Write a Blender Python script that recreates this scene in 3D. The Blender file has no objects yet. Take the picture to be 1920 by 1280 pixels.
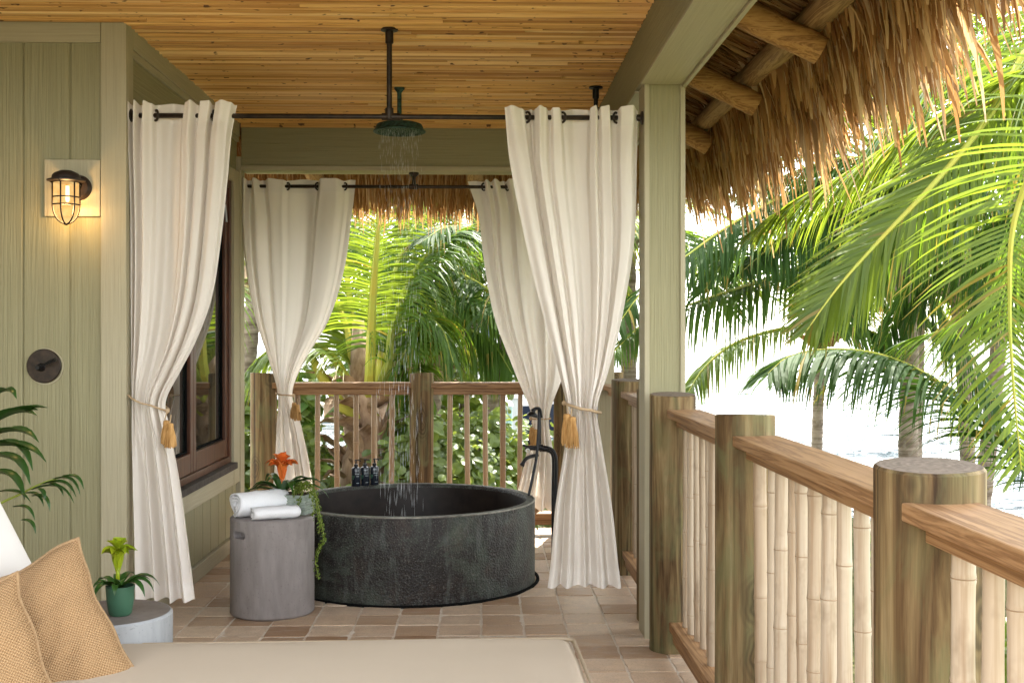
import bpy, bmesh, math, random
from mathutils import Vector, Matrix, noise as mnoise
R = math.radians
rnd = random.Random(7)
scene = bpy.context.scene
col = scene.collection
V = Vector

# ------------------------------------------------------------------ camera, sky, sun, exposure
FPX = 2200.0; HORIZON = 630.0; YAW = R(1.5); EYE = 1.4
cam_d = bpy.data.cameras.new('camera'); cam = bpy.data.objects.new('camera', cam_d); col.objects.link(cam)
cam_d.sensor_width = 36; cam_d.lens = FPX / 1920 * 36; cam_d.shift_y = -(640 - HORIZON) / 1920
cam.location = (0, 0, EYE); cam.rotation_euler = (R(90), 0, -YAW)
cam_d.clip_start = 0.05; cam_d.clip_end = 5000
scene.camera = cam

SUN_EL, SUN_AZ = R(57), R(15)          # azimuth from +Y towards +X
w = bpy.data.worlds.new('World'); scene.world = w; w.use_nodes = True
nt = w.node_tree; bg = nt.nodes['Background']
sky = nt.nodes.new('ShaderNodeTexSky'); sky.sky_type = 'NISHITA'; sky.sun_disc = False
sky.sun_elevation = SUN_EL; sky.sun_rotation = SUN_AZ; sky.air_density = 1.0; sky.dust_density = 1.2; sky.ozone_density = 0.8
hs = nt.nodes.new('ShaderNodeHueSaturation'); hs.inputs['Saturation'].default_value = .30; hs.inputs['Value'].default_value = 1.05
nt.links.new(sky.outputs[0], hs.inputs['Color']); wm = nt.nodes.new('ShaderNodeMix'); wm.data_type = 'RGBA'; wm.blend_type = 'MULTIPLY'; wm.inputs[0].default_value = 1; wm.inputs[7].default_value = (1.02, 1.0, .955, 1)
nt.links.new(hs.outputs[0], wm.inputs[6]); nt.links.new(wm.outputs[2], bg.inputs[0]); bg.inputs[1].default_value = 0.15
sd = bpy.data.lights.new('sun', 'SUN'); sd.energy = 2.6; sd.angle = R(0.5); sd.color = (1, 0.94, 0.84)
sun = bpy.data.objects.new('sun', sd); col.objects.link(sun)
sdir = V((math.sin(SUN_AZ) * math.cos(SUN_EL), math.cos(SUN_AZ) * math.cos(SUN_EL), math.sin(SUN_EL)))
sun.rotation_euler = sdir.to_track_quat('Z', 'Y').to_euler()
sun.location = (0, 0, 30)
scene.view_settings.view_transform = 'Standard'; scene.view_settings.look = 'None'
scene.view_settings.gamma = 1; scene.view_settings.use_curve_mapping = False
scene.view_settings.exposure = 3.08
try:
    scene.cycles.max_bounces = 8; scene.cycles.diffuse_bounces = 5; scene.cycles.transmission_bounces = 6
    scene.cycles.transparent_max_bounces = 8; scene.cycles.sample_clamp_indirect = 8; scene.cycles.use_denoising = True
except Exception: pass

def W(px, py, y):
    """point of the place seen at photo pixel px, py, on the plane y"""
    c, s = math.cos(YAW), math.sin(YAW)
    a, b = px - 960, HORIZON - py
    ry = c * FPX - s * a; rx = s * FPX + c * a
    k = y / ry
    return V((rx * k, y, EYE + b * k))

# ------------------------------------------------------------------ mesh helpers
class MB:
    def __init__(s): s.v = []; s.f = []; s.m = []; s.uv = {}
    def add(s, verts, faces, m=0, uvs=None):
        o = len(s.v); s.v += [tuple(p) for p in verts]
        for f in faces: s.f.append(tuple(i + o for i in f)); s.m.append(m)
        if uvs:
            for i, q in enumerate(uvs): s.uv[o + i] = q
        return s
    def box(s, x0, x1, y0, y1, z0, z1, m=0):
        return s.add([(x0,y0,z0),(x1,y0,z0),(x1,y1,z0),(x0,y1,z0),(x0,y0,z1),(x1,y0,z1),(x1,y1,z1),(x0,y1,z1)],
              [(0,3,2,1),(4,5,6,7),(0,1,5,4),(1,2,6,5),(2,3,7,6),(3,0,4,7)], m)
    def tube(s, pts, rad, n=8, m=0, caps=True):
        pts = [V(p) for p in pts]
        if not hasattr(rad, '__len__'): rad = [rad] * len(pts)
        t0 = (pts[1] - pts[0]).normalized()
        ref = V((0,0,1)) if abs(t0.z) < .9 else V((0,1,0))
        a = t0.cross(ref).normalized(); vs = []; fs = []
        for i, p in enumerate(pts):
            t = (pts[min(i+1, len(pts)-1)] - pts[max(i-1, 0)]).normalized()
            a = (a - t * a.dot(t)).normalized(); b = t.cross(a)
            for k in range(n):
                an = 2 * math.pi * k / n
                vs.append(p + (a * math.cos(an) + b * math.sin(an)) * rad[i])
        for i in range(len(pts) - 1):
            for k in range(n):
                fs.append((i*n+k, i*n+(k+1)%n, (i+1)*n+(k+1)%n, (i+1)*n+k))
        if caps: fs += [tuple(range(n-1,-1,-1)), tuple((len(pts)-1)*n+k for k in range(n))]
        return s.add(vs, fs, m)
    def lathe(s, prof, c=(0,0,0), n=24, m=0, ax=None):
        """prof: (radius, height) pairs turned about the z axis (or axis ax) at c"""
        c = V(c); q = Matrix.Identity(3)
        if ax is not None: q = V(ax).to_track_quat('Z', 'Y').to_matrix()
        vs = []; fs = []; rows = []
        for r, h in prof:
            if r < 1e-6: rows.append([len(vs)]); vs.append(c + q @ V((0,0,h)))
            else:
                rows.append(list(range(len(vs), len(vs)+n)))
                for k in range(n):
                    an = 2*math.pi*k/n; vs.append(c + q @ V((r*math.cos(an), r*math.sin(an), h)))
        for A, B in zip(rows, rows[1:]):
            for k in range(n):
                k2 = (k+1) % n
                if len(A) == 1 and len(B) == 1: continue
                if len(A) == 1: fs.append((A[0], B[k2], B[k]))
                elif len(B) == 1: fs.append((A[k], A[k2], B[0]))
                else: fs.append((A[k], A[k2], B[k2], B[k]))
        return s.add(vs, fs, m)
    def ribbon(s, pts, wid, wv, m=0):
        n = len(pts); vs = []
        for i in range(n):
            wd = wv[i] if isinstance(wv, list) else wv
            vs += [pts[i] - wd * wid[i] * .5, pts[i] + wd * wid[i] * .5]
        return s.add(vs, [(2*i, 2*i+1, 2*i+3, 2*i+2) for i in range(n-1)], m)
    def grid(s, fn, nu, nv, m=0, uv=True, us=1, vs_=1):
        vs = [fn(i/nu, j/nv) for j in range(nv+1) for i in range(nu+1)]
        uvs = [(us*i/nu, vs_*j/nv) for j in range(nv+1) for i in range(nu+1)] if uv else None
        return s.add(vs, [(j*(nu+1)+i, j*(nu+1)+i+1, (j+1)*(nu+1)+i+1, (j+1)*(nu+1)+i) for j in range(nv) for i in range(nu)], m, uvs)
    def torus(s, c, R_, r, ax=(0,0,1), n=20, k=8, m=0):
        c = V(c); q = V(ax).to_track_quat('Z', 'Y').to_matrix(); vs = []; fs = []
        for i in range(n):
            a = 2*math.pi*i/n
            for j in range(k):
                b = 2*math.pi*j/k
                vs.append(c + q @ V(((R_+r*math.cos(b))*math.cos(a), (R_+r*math.cos(b))*math.sin(a), r*math.sin(b))))
        for i in range(n):
            for j in range(k):
                fs.append((i*k+j, ((i+1)%n)*k+j, ((i+1)%n)*k+(j+1)%k, i*k+(j+1)%k))
        return s.add(vs, fs, m)
    def mesh(s, name, mats, smooth=False):
        me = bpy.data.meshes.new(name); me.from_pydata(s.v, [], s.f)
        for mt in (mats if isinstance(mats, (list, tuple)) else [mats]): me.materials.append(mt)
        me.polygons.foreach_set('material_index', s.m)
        if s.uv:
            ul = me.uv_layers.new(name='UVMap')
            for l in me.loops: ul.data[l.index].uv = s.uv.get(l.vertex_index, (0, 0))
        if smooth: me.polygons.foreach_set('use_smooth', [True]*len(me.polygons))
        me.update(); return me
    def build(s, name, mats, parent=None, smooth=False, bevel=0, auto=None):
        o = bpy.data.objects.new(name, s.mesh(name, mats, smooth)); col.objects.link(o)
        if parent is not None: o.parent = parent; o.matrix_parent_inverse = parent.matrix_basis.inverted()
        if bevel:
            md = o.modifiers.new('b', 'BEVEL'); md.width = bevel; md.segments = 2; md.limit_method = 'ANGLE'; md.angle_limit = R(40)
        if auto is not None and smooth:
            try: o.data.set_sharp_from_angle(angle=R(auto))
            except Exception: pass
        return o

def obj(name, me, parent=None):
    o = bpy.data.objects.new(name, me); col.objects.link(o)
    if parent is not None: o.parent = parent; o.matrix_parent_inverse = parent.matrix_basis.inverted()
    return o
def thing(name, label, cat, loc=(0,0,0), group=None):
    o = bpy.data.objects.new(name, None); col.objects.link(o); o.location = loc; o.empty_display_size = .1
    return tag(o, label, cat, group)
def tag(o, label, cat=None, group=None, kind=None):
    if label: o['label'] = label
    if cat: o['category'] = cat
    if group: o['group'] = group
    if kind: o['kind'] = kind
    return o
def kind(o, k, label=None):
    o['kind'] = k
    if label: o['label'] = label
    return o
def cr(pts, n):
    """smooth curve through pts"""
    P = [V(p) for p in pts]; P = [P[0]*2-P[1]] + P + [P[-1]*2-P[-2]]; out = []; m = len(P) - 3
    for i in range(n+1):
        t = i/n*m; k = min(int(t), m-1); t -= k
        a, b, c, d = P[k:k+4]
        out.append(.5*((2*b) + (c-a)*t + (2*a-5*b+4*c-d)*t*t + (3*b-a-3*c+d)*t**3))
    return out
def interp(tab, x):
    if x <= tab[0][0]: return tab[0][1]
    for (a, p), (b, q) in zip(tab, tab[1:]):
        if x <= b:
            t = (x-a)/(b-a); return p + (q-p)*t
    return tab[-1][1]
def sinterp(tab, x):
    if x <= tab[0][0]: return tab[0][1]
    for (a, p), (b, q) in zip(tab, tab[1:]):
        if x <= b:
            t = (x-a)/(b-a); t = .5-.5*math.cos(math.pi*t); return p + (q-p)*t
    return tab[-1][1]

# ------------------------------------------------------------------ materials
class NM:
    def __init__(s, name):
        s.mat = bpy.data.materials.new(name); s.mat.use_nodes = True
        s.nt = s.mat.node_tree; s.b = s.nt.nodes['Principled BSDF']; s.out = s.nt.nodes['Material Output']
        s.b.inputs['Specular IOR Level'].default_value = .3
    def n(s, t, **kw):
        x = s.nt.nodes.new(t)
        for k, v in kw.items(): setattr(x, k, v)
        return x
    def l(s, a, b): s.nt.links.new(a, b)
    def pos(s, scale=(1,1,1), local=False, rot=(0,0,0)):
        if local: src = s.n('ShaderNodeTexCoord').outputs['Object']
        else: src = s.n('ShaderNodeNewGeometry').outputs['Position']
        m = s.n('ShaderNodeMapping'); m.inputs['Scale'].default_value = scale; m.inputs['Rotation'].default_value = rot
        s.l(src, m.inputs['Vector']); return m.outputs[0]
    def shifted(s, vec):
        """vec moved by the object's own random number"""
        oi = s.n('ShaderNodeObjectInfo'); c = s.n('ShaderNodeMath', operation='MULTIPLY'); c.inputs[1].default_value = 37
        s.l(oi.outputs['Random'], c.inputs[0]); a = s.n('ShaderNodeVectorMath', operation='ADD')
        s.l(vec, a.inputs[0]); s.l(c.outputs[0], a.inputs[1]); return a.outputs[0]
    def noise(s, vec, scale=1, det=4, rough=.55, dist=0):
        x = s.n('ShaderNodeTexNoise'); x.inputs['Scale'].default_value = scale; x.inputs['Detail'].default_value = det
        x.inputs['Roughness'].default_value = rough; x.inputs['Distortion'].default_value = dist
        s.l(vec, x.inputs['Vector']); return x.outputs[0]
    def ramp(s, fac, stops, interp='LINEAR'):
        x = s.n('ShaderNodeValToRGB'); e = x.color_ramp.elements; x.color_ramp.interpolation = interp
        while len(e) < len(stops): e.new(.5)
        for el, (p, c) in zip(e, stops): el.position = p; el.color = tuple(c) + (1,) if len(c) == 3 else c
        s.l(fac, x.inputs[0]); return x.outputs[0]
    def mix(s, fac, a, b, mode='MIX'):
        x = s.n('ShaderNodeMix', data_type='RGBA', blend_type=mode)
        for sock, v in ((x.inputs[0], fac), (x.inputs[6], a), (x.inputs[7], b)):
            if hasattr(v, 'is_output'): s.l(v, sock)
            elif isinstance(v, (int, float)): sock.default_value = v
            else: sock.default_value = tuple(v) + (1,)
        return x.outputs[2]
    def math(s, op, a, b=0.0):
        x = s.n('ShaderNodeMath', operation=op)
        for i, v in enumerate((a, b)):
            if hasattr(v, 'is_output'): s.l(v, x.inputs[i])
            else: x.inputs[i].default_value = v
        return x.outputs[0]
    def orand(s): return s.n('ShaderNodeObjectInfo').outputs['Random']
    def irand(s): return s.n('ShaderNodeNewGeometry').outputs['Random Per Island']
    def col(s, c):
        if hasattr(c, 'is_output'): s.l(c, s.b.inputs['Base Color'])
        else: s.b.inputs['Base Color'].default_value = tuple(c) + (1,)
        return s
    def rough(s, r, spec=None):
        if hasattr(r, 'is_output'): s.l(r, s.b.inputs['Roughness'])
        else: s.b.inputs['Roughness'].default_value = r
        if spec is not None: s.b.inputs['Specular IOR Level'].default_value = spec
        return s
    def bump(s, h, st=.3, dist=.01):
        x = s.n('ShaderNodeBump'); x.inputs['Strength'].default_value = st; x.inputs['Distance'].default_value = dist
        s.l(h, x.inputs['Height']); s.l(x.outputs[0], s.b.inputs['Normal']); s.bn = x.outputs[0]; return s
    def translucent(s, colr, amount):
        t = s.n('ShaderNodeBsdfTranslucent'); mx = s.n('ShaderNodeMixShader'); mx.inputs[0].default_value = amount
        if hasattr(colr, 'is_output'): s.l(colr, t.inputs[0])
        else: t.inputs[0].default_value = tuple(colr) + (1,)
        s.l(s.b.outputs[0], mx.inputs[1]); s.l(t.outputs[0], mx.inputs[2]); s.l(mx.outputs[0], s.out.inputs[0]); return s

def m_paint(name, sc, base=(.275,.252,.142), st=.9):
    m = NM(name)
    g = m.noise(m.pos(sc), 1, 5, .6, .6); g2 = m.noise(m.pos((1.3,1.3,1.3)), 1, 3)
    c = m.mix(m.ramp(g, [(.3,(0,0,0)),(.7,(1,1,1))]), tuple(x*.86 for x in base), tuple(x*1.06 for x in base))
    c = m.mix(m.math('MULTIPLY', g2, .22), c, (.30,.27,.15))
    m.col(c).rough(.55, .35).bump(g, st, .007); return m.mat
PV = m_paint('sage_paint_upright', (95,95,2.2)); PX = m_paint('sage_paint_along_x', (2.2,95,95)); PY = m_paint('sage_paint_along_y', (95,2.2,95))
TRIM = (.39,.345,.235)
TV = m_paint('trim_paint_upright', (120,120,2.6), TRIM, .4); TX = m_paint('trim_paint_along_x', (2.6,120,120), TRIM, .4); TY = m_paint('trim_paint_along_y', (120,2.6,120), TRIM, .4)

def m_slat():
    m = NM('split_bamboo')
    p = m.shifted(m.pos((1,1,1)))
    mp = m.n('ShaderNodeMapping'); mp.inputs['Scale'].default_value = (2.2,110,60); m.l(p, mp.inputs['Vector'])
    g = m.noise(mp.outputs[0], 1, 4, .6)
    mp2 = m.n('ShaderNodeMapping'); mp2.inputs['Scale'].default_value = (16,52,20); m.l(p, mp2.inputs['Vector'])
    k = m.noise(mp2.outputs[0], 1, 2, .5)
    c = m.ramp(g, [(.28,(.42,.20,.05)),(.5,(.70,.41,.13)),(.75,(.82,.55,.21))])
    c = m.mix(m.ramp(m.orand(), [(0,(0,0,0)),(.35,(.08,.08,.08)),(.7,(.5,.5,.5)),(1,(.95,.95,.95))]), c, (.36,.17,.048))
    c = m.mix(m.ramp(m.math('FRACT', m.math('MULTIPLY', m.orand(), 7.3)), [(.7,(0,0,0)),(1,(.7,.7,.7))]), c, (.86,.64,.32))
    c = m.mix(m.ramp(k, [(.67,(0,0,0)),(.71,(1,1,1))]), c, (.10,.045,.015))
    m.col(c).rough(.42, .35).bump(g, .5, .004); return m.mat
SLAT = m_slat()
def m_simple(name, c, r=.5, spec=.3, metal=0):
    m = NM(name); m.col(c).rough(r, spec); m.b.inputs['Metallic'].default_value = metal; return m.mat
def m_metal(name, a, b, r=.45, sc=30):
    m = NM(name); g = m.noise(m.pos((sc,sc,sc)), 1, 5)
    m.col(m.ramp(g, [(.35,a),(.7,b)])).rough(r, .5).bump(g, .15, .002); m.b.inputs['Metallic'].default_value = .5; return m.mat
BRONZE = m_metal('dark_bronze', (.018,.013,.010), (.05,.032,.022))
BLACKM = m_metal('black_metal', (.008,.008,.009), (.02,.02,.022), .35)
VERDI = m_metal('verdigris', (.012,.02,.016), (.05,.12,.09), .6, 60)
def m_post():
    m = NM('treated_log')
    p = m.shifted(m.pos((1,1,1))); mp = m.n('ShaderNodeMapping'); mp.inputs['Scale'].default_value = (16,16,.9); m.l(p, mp.inputs['Vector'])
    a = m.noise(mp.outputs[0], 1, 6, .62, .7)
    mp2 = m.n('ShaderNodeMapping'); mp2.inputs['Scale'].default_value = (70,70,2.2); m.l(p, mp2.inputs['Vector'])
    g = m.noise(mp2.outputs[0], 1, 4, .6, .4)
    mp3 = m.n('ShaderNodeMapping'); mp3.inputs['Scale'].default_value = (7,7,3); m.l(p, mp3.inputs['Vector'])
    b = m.noise(mp3.outputs[0], 1, 4, .6, 1.5)
    c = m.ramp(a, [(.32,(.035,.019,.008)),(.43,(.105,.062,.026)),(.55,(.205,.142,.066)),(.70,(.35,.275,.15))])
    c = m.mix(m.ramp(b, [(.48,(0,0,0)),(.66,(.55,.55,.55))]), c, (.13,.135,.06))
    c = m.mix(m.ramp(g, [(.3,(.5,.5,.5)),(.5,(0,0,0))]), c, (.06,.04,.02))
    vk = m.n('ShaderNodeTexVoronoi'); vk.inputs['Scale'].default_value = 1; mp5 = m.n('ShaderNodeMapping'); mp5.inputs['Scale'].default_value = (5.5,5.5,2.6); m.l(p, mp5.inputs['Vector'])
    wv_ = m.n('ShaderNodeVectorMath', operation='ADD'); m.l(mp5.outputs[0], wv_.inputs[0]); wn = m.n('ShaderNodeTexNoise'); wn.inputs['Scale'].default_value = 9; m.l(p, wn.inputs['Vector']); wsc = m.n('ShaderNodeVectorMath', operation='SCALE'); wsc.inputs['Scale'].default_value = .22; m.l(wn.outputs['Color'], wsc.inputs[0]); m.l(wsc.outputs[0], wv_.inputs[1]); m.l(wv_.outputs[0], vk.inputs['Vector'])
    kd = vk.outputs['Distance']; ring = m.math('PINGPONG', m.math('MULTIPLY', kd, 26), 1.0)
    kn = m.math('MULTIPLY', m.ramp(kd, [(.16,(1,1,1)),(.36,(0,0,0))]), m.ramp(ring, [(.2,(.9,.9,.9)),(.8,(.35,.35,.35))]))
    c = m.mix(m.math('MULTIPLY', kn, .8), c, (.04,.026,.012))
    mp6 = m.n('ShaderNodeMapping'); mp6.inputs['Scale'].default_value = (34,34,.55); m.l(p, mp6.inputs['Vector'])
    ck = m.ramp(m.noise(mp6.outputs[0], 1, 3, .5, .3), [(.33,(1,1,1)),(.37,(0,0,0))]); c = m.mix(m.math('MULTIPLY', ck, .75), c, (.022,.014,.008))
    m.col(c).rough(.7, .2).bump(m.math('SUBTRACT', g, ck), .5, .006); return m.mat
POST = m_post()
def m_wood(name, sc, a=(.17,.075,.025), b=(.42,.235,.10), c_=(.55,.35,.18), r=.55, rings=True):
    m = NM(name); p = m.shifted(m.pos((1,1,1)))
    mp = m.n('ShaderNodeMapping'); mp.inputs['Scale'].default_value = sc; m.l(p, mp.inputs['Vector'])
    g = m.noise(mp.outputs[0], 1, 5, .62, 1.2)
    sc2 = tuple(x*3.3 if x > 5 else x*2 for x in sc)
    mp2 = m.n('ShaderNodeMapping'); mp2.inputs['Scale'].default_value = sc2; m.l(p, mp2.inputs['Vector'])
    f = m.noise(mp2.outputs[0], 1, 3, .6)
    s2 = m.math('PINGPONG', m.math('MULTIPLY', g, 5.0), .5)
    col1 = m.ramp(s2, [(0,a),(.35,b),(1,c_)])
    col1 = m.mix(m.ramp(f, [(.3,(.45,.45,.45)),(.6,(0,0,0))]), col1, a)
    m.col(col1).rough(r, .3).bump(f, .3, .004); return m.mat
RAILY = m_wood('rail_wood_along_y', (18,.8,26), (.19,.095,.038), (.36,.205,.095), (.46,.295,.155)); RAILX = m_wood('rail_wood_along_x', (1.1,22,30), (.12,.055,.02), (.27,.15,.065), (.36,.22,.11))
LOGX = m_wood('pole_wood_along_x', (1.4,24,24), (.20,.09,.03), (.42,.23,.08), (.52,.32,.13), .65)
LOGY = m_wood('pole_wood_along_y', (24,1.4,24), (.17,.09,.035), (.34,.21,.09), (.45,.31,.15), .65)
MAHO = m_wood('reddish_window_wood', (30,30,1.2), (.045,.016,.008), (.10,.035,.016), (.15,.058,.028), .35)
def m_bamboo(name, base, edge):
    m = NM(name); p = m.shifted(m.pos((1,1,1))); mp = m.n('ShaderNodeMapping'); mp.inputs['Scale'].default_value = (45,45,1.3); m.l(p, mp.inputs['Vector'])
    g = m.noise(mp.outputs[0], 1, 5, .62)
    c = m.ramp(g, [(.3,edge),(.55,base)]); c = m.mix(m.ramp(m.orand(), [(0,(0,0,0)),(.5,(.15,.15,.15)),(1,(.7,.7,.7))]), c, edge)
    st = m.noise(m.shifted(m.pos((9,9,5))), 1, 4, .7); c = m.mix(m.ramp(st, [(.56,(0,0,0)),(.72,(.5,.5,.5))]), c, tuple(x*.6 for x in edge))
    m.col(c).rough(.42, .4).bump(g, .15, .003); return m.mat
BAMB = m_bamboo('pale_bamboo', (.52,.43,.325), (.31,.205,.118)); BAMB2 = m_bamboo('weathered_bamboo', (.34,.24,.14), (.20,.12,.06))
NODE_ = m_simple('bamboo_joint', (.33,.23,.14), .6)
def m_tile():
    m = NM('terracotta_paver'); p = m.pos((1,1,1)); r = m.orand()
    g = m.noise(p, 14, 6, .65); f = m.noise(p, 130, 3, .6); s_ = m.noise(m.pos((5,26,5)), 1, 5, .6, .5)
    c = m.ramp(r, [(0,(.32,.185,.10)),(.14,(.44,.29,.18)),(.4,(.61,.45,.315)),(.75,(.67,.52,.38)),(1,(.53,.365,.24))])
    c = m.mix(m.ramp(g, [(.35,(.4,.4,.4)),(.6,(0,0,0))]), c, (.32,.20,.125))
    c = m.mix(m.ramp(s_, [(.5,(0,0,0)),(.75,(.55,.55,.55))]), c, (.52,.42,.33))
    c = m.mix(m.ramp(f, [(.3,(.35,.35,.35)),(.5,(0,0,0))]), c, (.15,.09,.05))
    m.col(c).rough(m.ramp(g, [(.3,(.42,)*3),(.7,(.65,)*3)]), .35).bump(m.math('ADD', g, m.math('MULTIPLY', f, .4)), .5, .004); return m.mat
TILE = m_tile()
def m_noise(name, a, b, sc=20, r=.85, st=.3, d=.005, spec=.15, det=5, aniso=(1,1,1)):
    m = NM(name); g = m.noise(m.pos(tuple(sc*x for x in aniso)), 1, det, .6)
    m.col(m.ramp(g, [(.3,a),(.7,b)])).rough(r, spec).bump(g, st, d); return m.mat
GROUT = m_noise('sandy_grout', (.54,.45,.36), (.74,.66,.56), 60)
def m_tub():
    m = NM('patinated_copper'); p = m.pos((1,1,1))
    a = m.noise(p, 3.2, 6, .65, .6); b = m.noise(m.pos((26,26,5)), 1, 5, .65); f = m.noise(p, 150, 2, .5)
    v = m.n('ShaderNodeTexVoronoi'); v.inputs['Scale'].default_value = 95; m.l(p, v.inputs['Vector'])
    c = m.ramp(a, [(.3,(.013,.0085,.0065)),(.5,(.017,.0145,.0125)),(.62,(.032,.037,.029)),(.76,(.085,.10,.072))])
    c = m.mix(m.ramp(b, [(.50,(0,0,0)),(.74,(.6,.6,.6))]), c, (.115,.125,.115))
    big = m.noise(m.pos((1.6,1.6,2.6)), 1.5, 5, .7, 1.0); c = m.mix(m.ramp(big, [(.48,(0,0,0)),(.64,(.6,.6,.6))]), c, (.085,.105,.08))
    c = m.mix(m.ramp(m.noise(m.pos((9,9,7)), 1, 4, .7), [(.55,(0,0,0)),(.72,(.55,.55,.55))]), c, (.055,.036,.026))
    c = m.mix(m.ramp(f, [(.56,(0,0,0)),(.72,(.6,.6,.6))]), c, (.15,.14,.125))
    m.col(c).rough(m.ramp(b, [(.3,(.42,)*3),(.7,(.65,)*3)]), .35).bump(v.outputs['Distance'], .6, .006); m.b.inputs['Metallic'].default_value = .1; return m.mat
TUB = m_tub()
TUBIN = m_noise('dark_brown_tub_inside', (.008,.0055,.0045), (.026,.018,.014), 9, .45, .3, .004, .3)
def m_conc(name, a, b):
    m = NM(name); g = m.noise(m.pos((2.5,2.5,1.2)), 1.6, 6, .6, .5); f = m.noise(m.pos((30,30,6)), 1, 4); h = m.noise(m.pos((1,1,1)), 90, 3)
    c = m.ramp(g, [(.3,a),(.7,b)]); c = m.mix(m.ramp(f, [(.35,(.3,.3,.3)),(.55,(0,0,0))]), c, tuple(x*.7 for x in a))
    c = m.mix(m.ramp(h, [(.28,(.5,.5,.5)),(.38,(0,0,0))]), c, tuple(x*.55 for x in a))
    m.col(c).rough(.6, .3).bump(h, .12, .003); return m.mat
CONC = m_conc('grey_brown_concrete', (.19,.165,.155), (.33,.30,.29)); CONC2 = m_conc('blue_grey_concrete', (.26,.265,.27), (.36,.37,.375)); CONCT = m_conc('brown_grey_top', (.15,.125,.11), (.22,.185,.165))
def m_cloth(name, a, tr, amt, weave=900, r=.9):
    m = NM(name); f = m.noise(m.pos((1,1,1)), weave, 2); g = m.noise(m.pos((1,1,1)), 5, 3)
    c = m.mix(g, tuple(x*.93 for x in a), a); m.col(c).rough(r, .1).bump(f, .08, .001)
    if amt: m.translucent(tr, amt)
    return m.mat
CURT = m_cloth('curtain_linen', (.80,.745,.685), (.84,.77,.68), .26)
HEM = m_cloth('curtain_hem_double', (.79,.74,.68), (.76,.68,.58), .10)
SEATF = m_cloth('seat_canvas', (.53,.44,.335), 0, 0, 1400); BACKF = m_cloth('white_canvas', (.78,.74,.69), 0, 0, 1400)
PIPE = m_cloth('seat_piping', (.42,.33,.23), 0, 0, 1400)
def m_burlap():
    m = NM('woven_burlap'); uv = m.n('ShaderNodeTexCoord').outputs['UV']; sx = m.n('ShaderNodeSeparateXYZ'); m.l(uv, sx.inputs[0])
    K = 100*math.pi
    wob = m.math('MULTIPLY', m.noise(uv, 6, 3), 3.2)
    a = m.math('SINE', m.math('ADD', m.math('MULTIPLY', sx.outputs[0], K), wob)); b = m.math('SINE', m.math('ADD', m.math('MULTIPLY', sx.outputs[1], K), wob))
    h = m.math('MULTIPLY', a, b); h2 = m.math('MULTIPLY_ADD', h, .5); 
    h2.node.inputs[2].default_value = .5
    g = m.noise(uv, 14, 4)
    c = m.ramp(h2, [(0,(.15,.082,.036)),(.5,(.34,.205,.10)),(1,(.49,.335,.19))]); c = m.mix(m.math('MULTIPLY', g, .7), c, (.36,.22,.108))
    m.col(c).rough(.9, .1).bump(h2, .7, .004); return m.mat
BURL = m_burlap()
TERRY = m_noise('white_terry', (.78,.78,.80), (.86,.86,.87), 260, .95, .9, .004, .05)
ROPE = m_noise('jute_rope', (.36,.25,.14), (.52,.39,.25), 300, .9, .6, .003)
TASS = m_noise('raffia_tassel', (.34,.17,.05), (.58,.35,.14), 160, .85, .6, .003, .15, 4, (1,1,.08))
def m_leaf(name, a, b, tr, amt=.4, r=.38, spec=.4, vary=.5):
    m = NM(name); ir = m.irand(); g = m.noise(m.pos((1,1,1)), 3, 2)
    c = m.mix(m.math('ADD', m.math('MULTIPLY', ir, vary), m.math('MULTIPLY', g, .5)), a, b)
    m.col(c).rough(r, spec); t = m.mix(ir, tuple(x*.75 for x in tr), tr); m.translucent(t, amt); return m.mat
LDARK = m_leaf('palm_leaf_deep', (.020,.052,.012), (.045,.092,.018), (.10,.20,.02), .34, .6, .12)
LMID = m_leaf('palm_leaf_green', (.035,.085,.014), (.08,.15,.022), (.20,.32,.02), .40, .48, .22)
LYEL = m_leaf('palm_leaf_yellow_green', (.055,.105,.012), (.115,.165,.018), (.30,.40,.028), .44, .42, .3, .9)
LTIP = m_leaf('palm_leaf_dry_tip', (.17,.14,.02), (.24,.17,.03), (.45,.36,.04), .4)
GRAPE = m_leaf('sea_grape_leaf', (.09,.14,.03), (.16,.22,.05), (.42,.50,.08), .42, .35, .4)
GRAPE2 = m_leaf('sea_grape_dark_leaf', (.055,.09,.025), (.11,.155,.045), (.26,.34,.06), .38, .35, .4)
HEDGE = m_leaf('bright_hedge_leaf', (.06,.13,.012), (.13,.22,.022), (.35,.46,.03), .42)
POTL = m_leaf('pot_plant_leaf', (.018,.06,.013), (.04,.11,.02), (.08,.18,.02), .2, .28, .5)
VINEL = m_leaf('trailing_leaf', (.07,.12,.012), (.13,.19,.025), (.25,.34,.03), .3)
BROMG = m_leaf('green_bract', (.17,.30,.012), (.42,.46,.02), (.5,.55,.03), .3); BROMO = m_leaf('orange_bract', (.75,.12,.025), (.85,.30,.06), (.85,.28,.05), .3)
RACH = m_noise('frond_rib', (.20,.26,.04), (.34,.38,.08), 12, .45, .1); RACHY = m_noise('yellow_frond_rib', (.42,.36,.06), (.34,.40,.07), 6, .45, .1)
def m_trunk():
    m = NM('palm_trunk_bark'); p = m.pos((2,2,16)); a = m.noise(p, 1, 4, .6, .4); b = m.noise(m.pos((1,1,1)), 16, 4)
    c = m.ramp(a, [(.35,(.13,.095,.07)),(.6,(.30,.24,.19))]); c = m.mix(m.ramp(b, [(.5,(0,0,0)),(.75,(.5,.5,.5))]), c, (.40,.35,.30))
    m.col(c).rough(.85, .1).bump(a, .7, .03); return m.mat
TRUNK = m_trunk()
HUSK = m_noise('dry_palm_husk', (.16,.095,.055), (.50,.37,.26), 10, .8, .4, .01, .15, 5, (1,1,.4))
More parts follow.
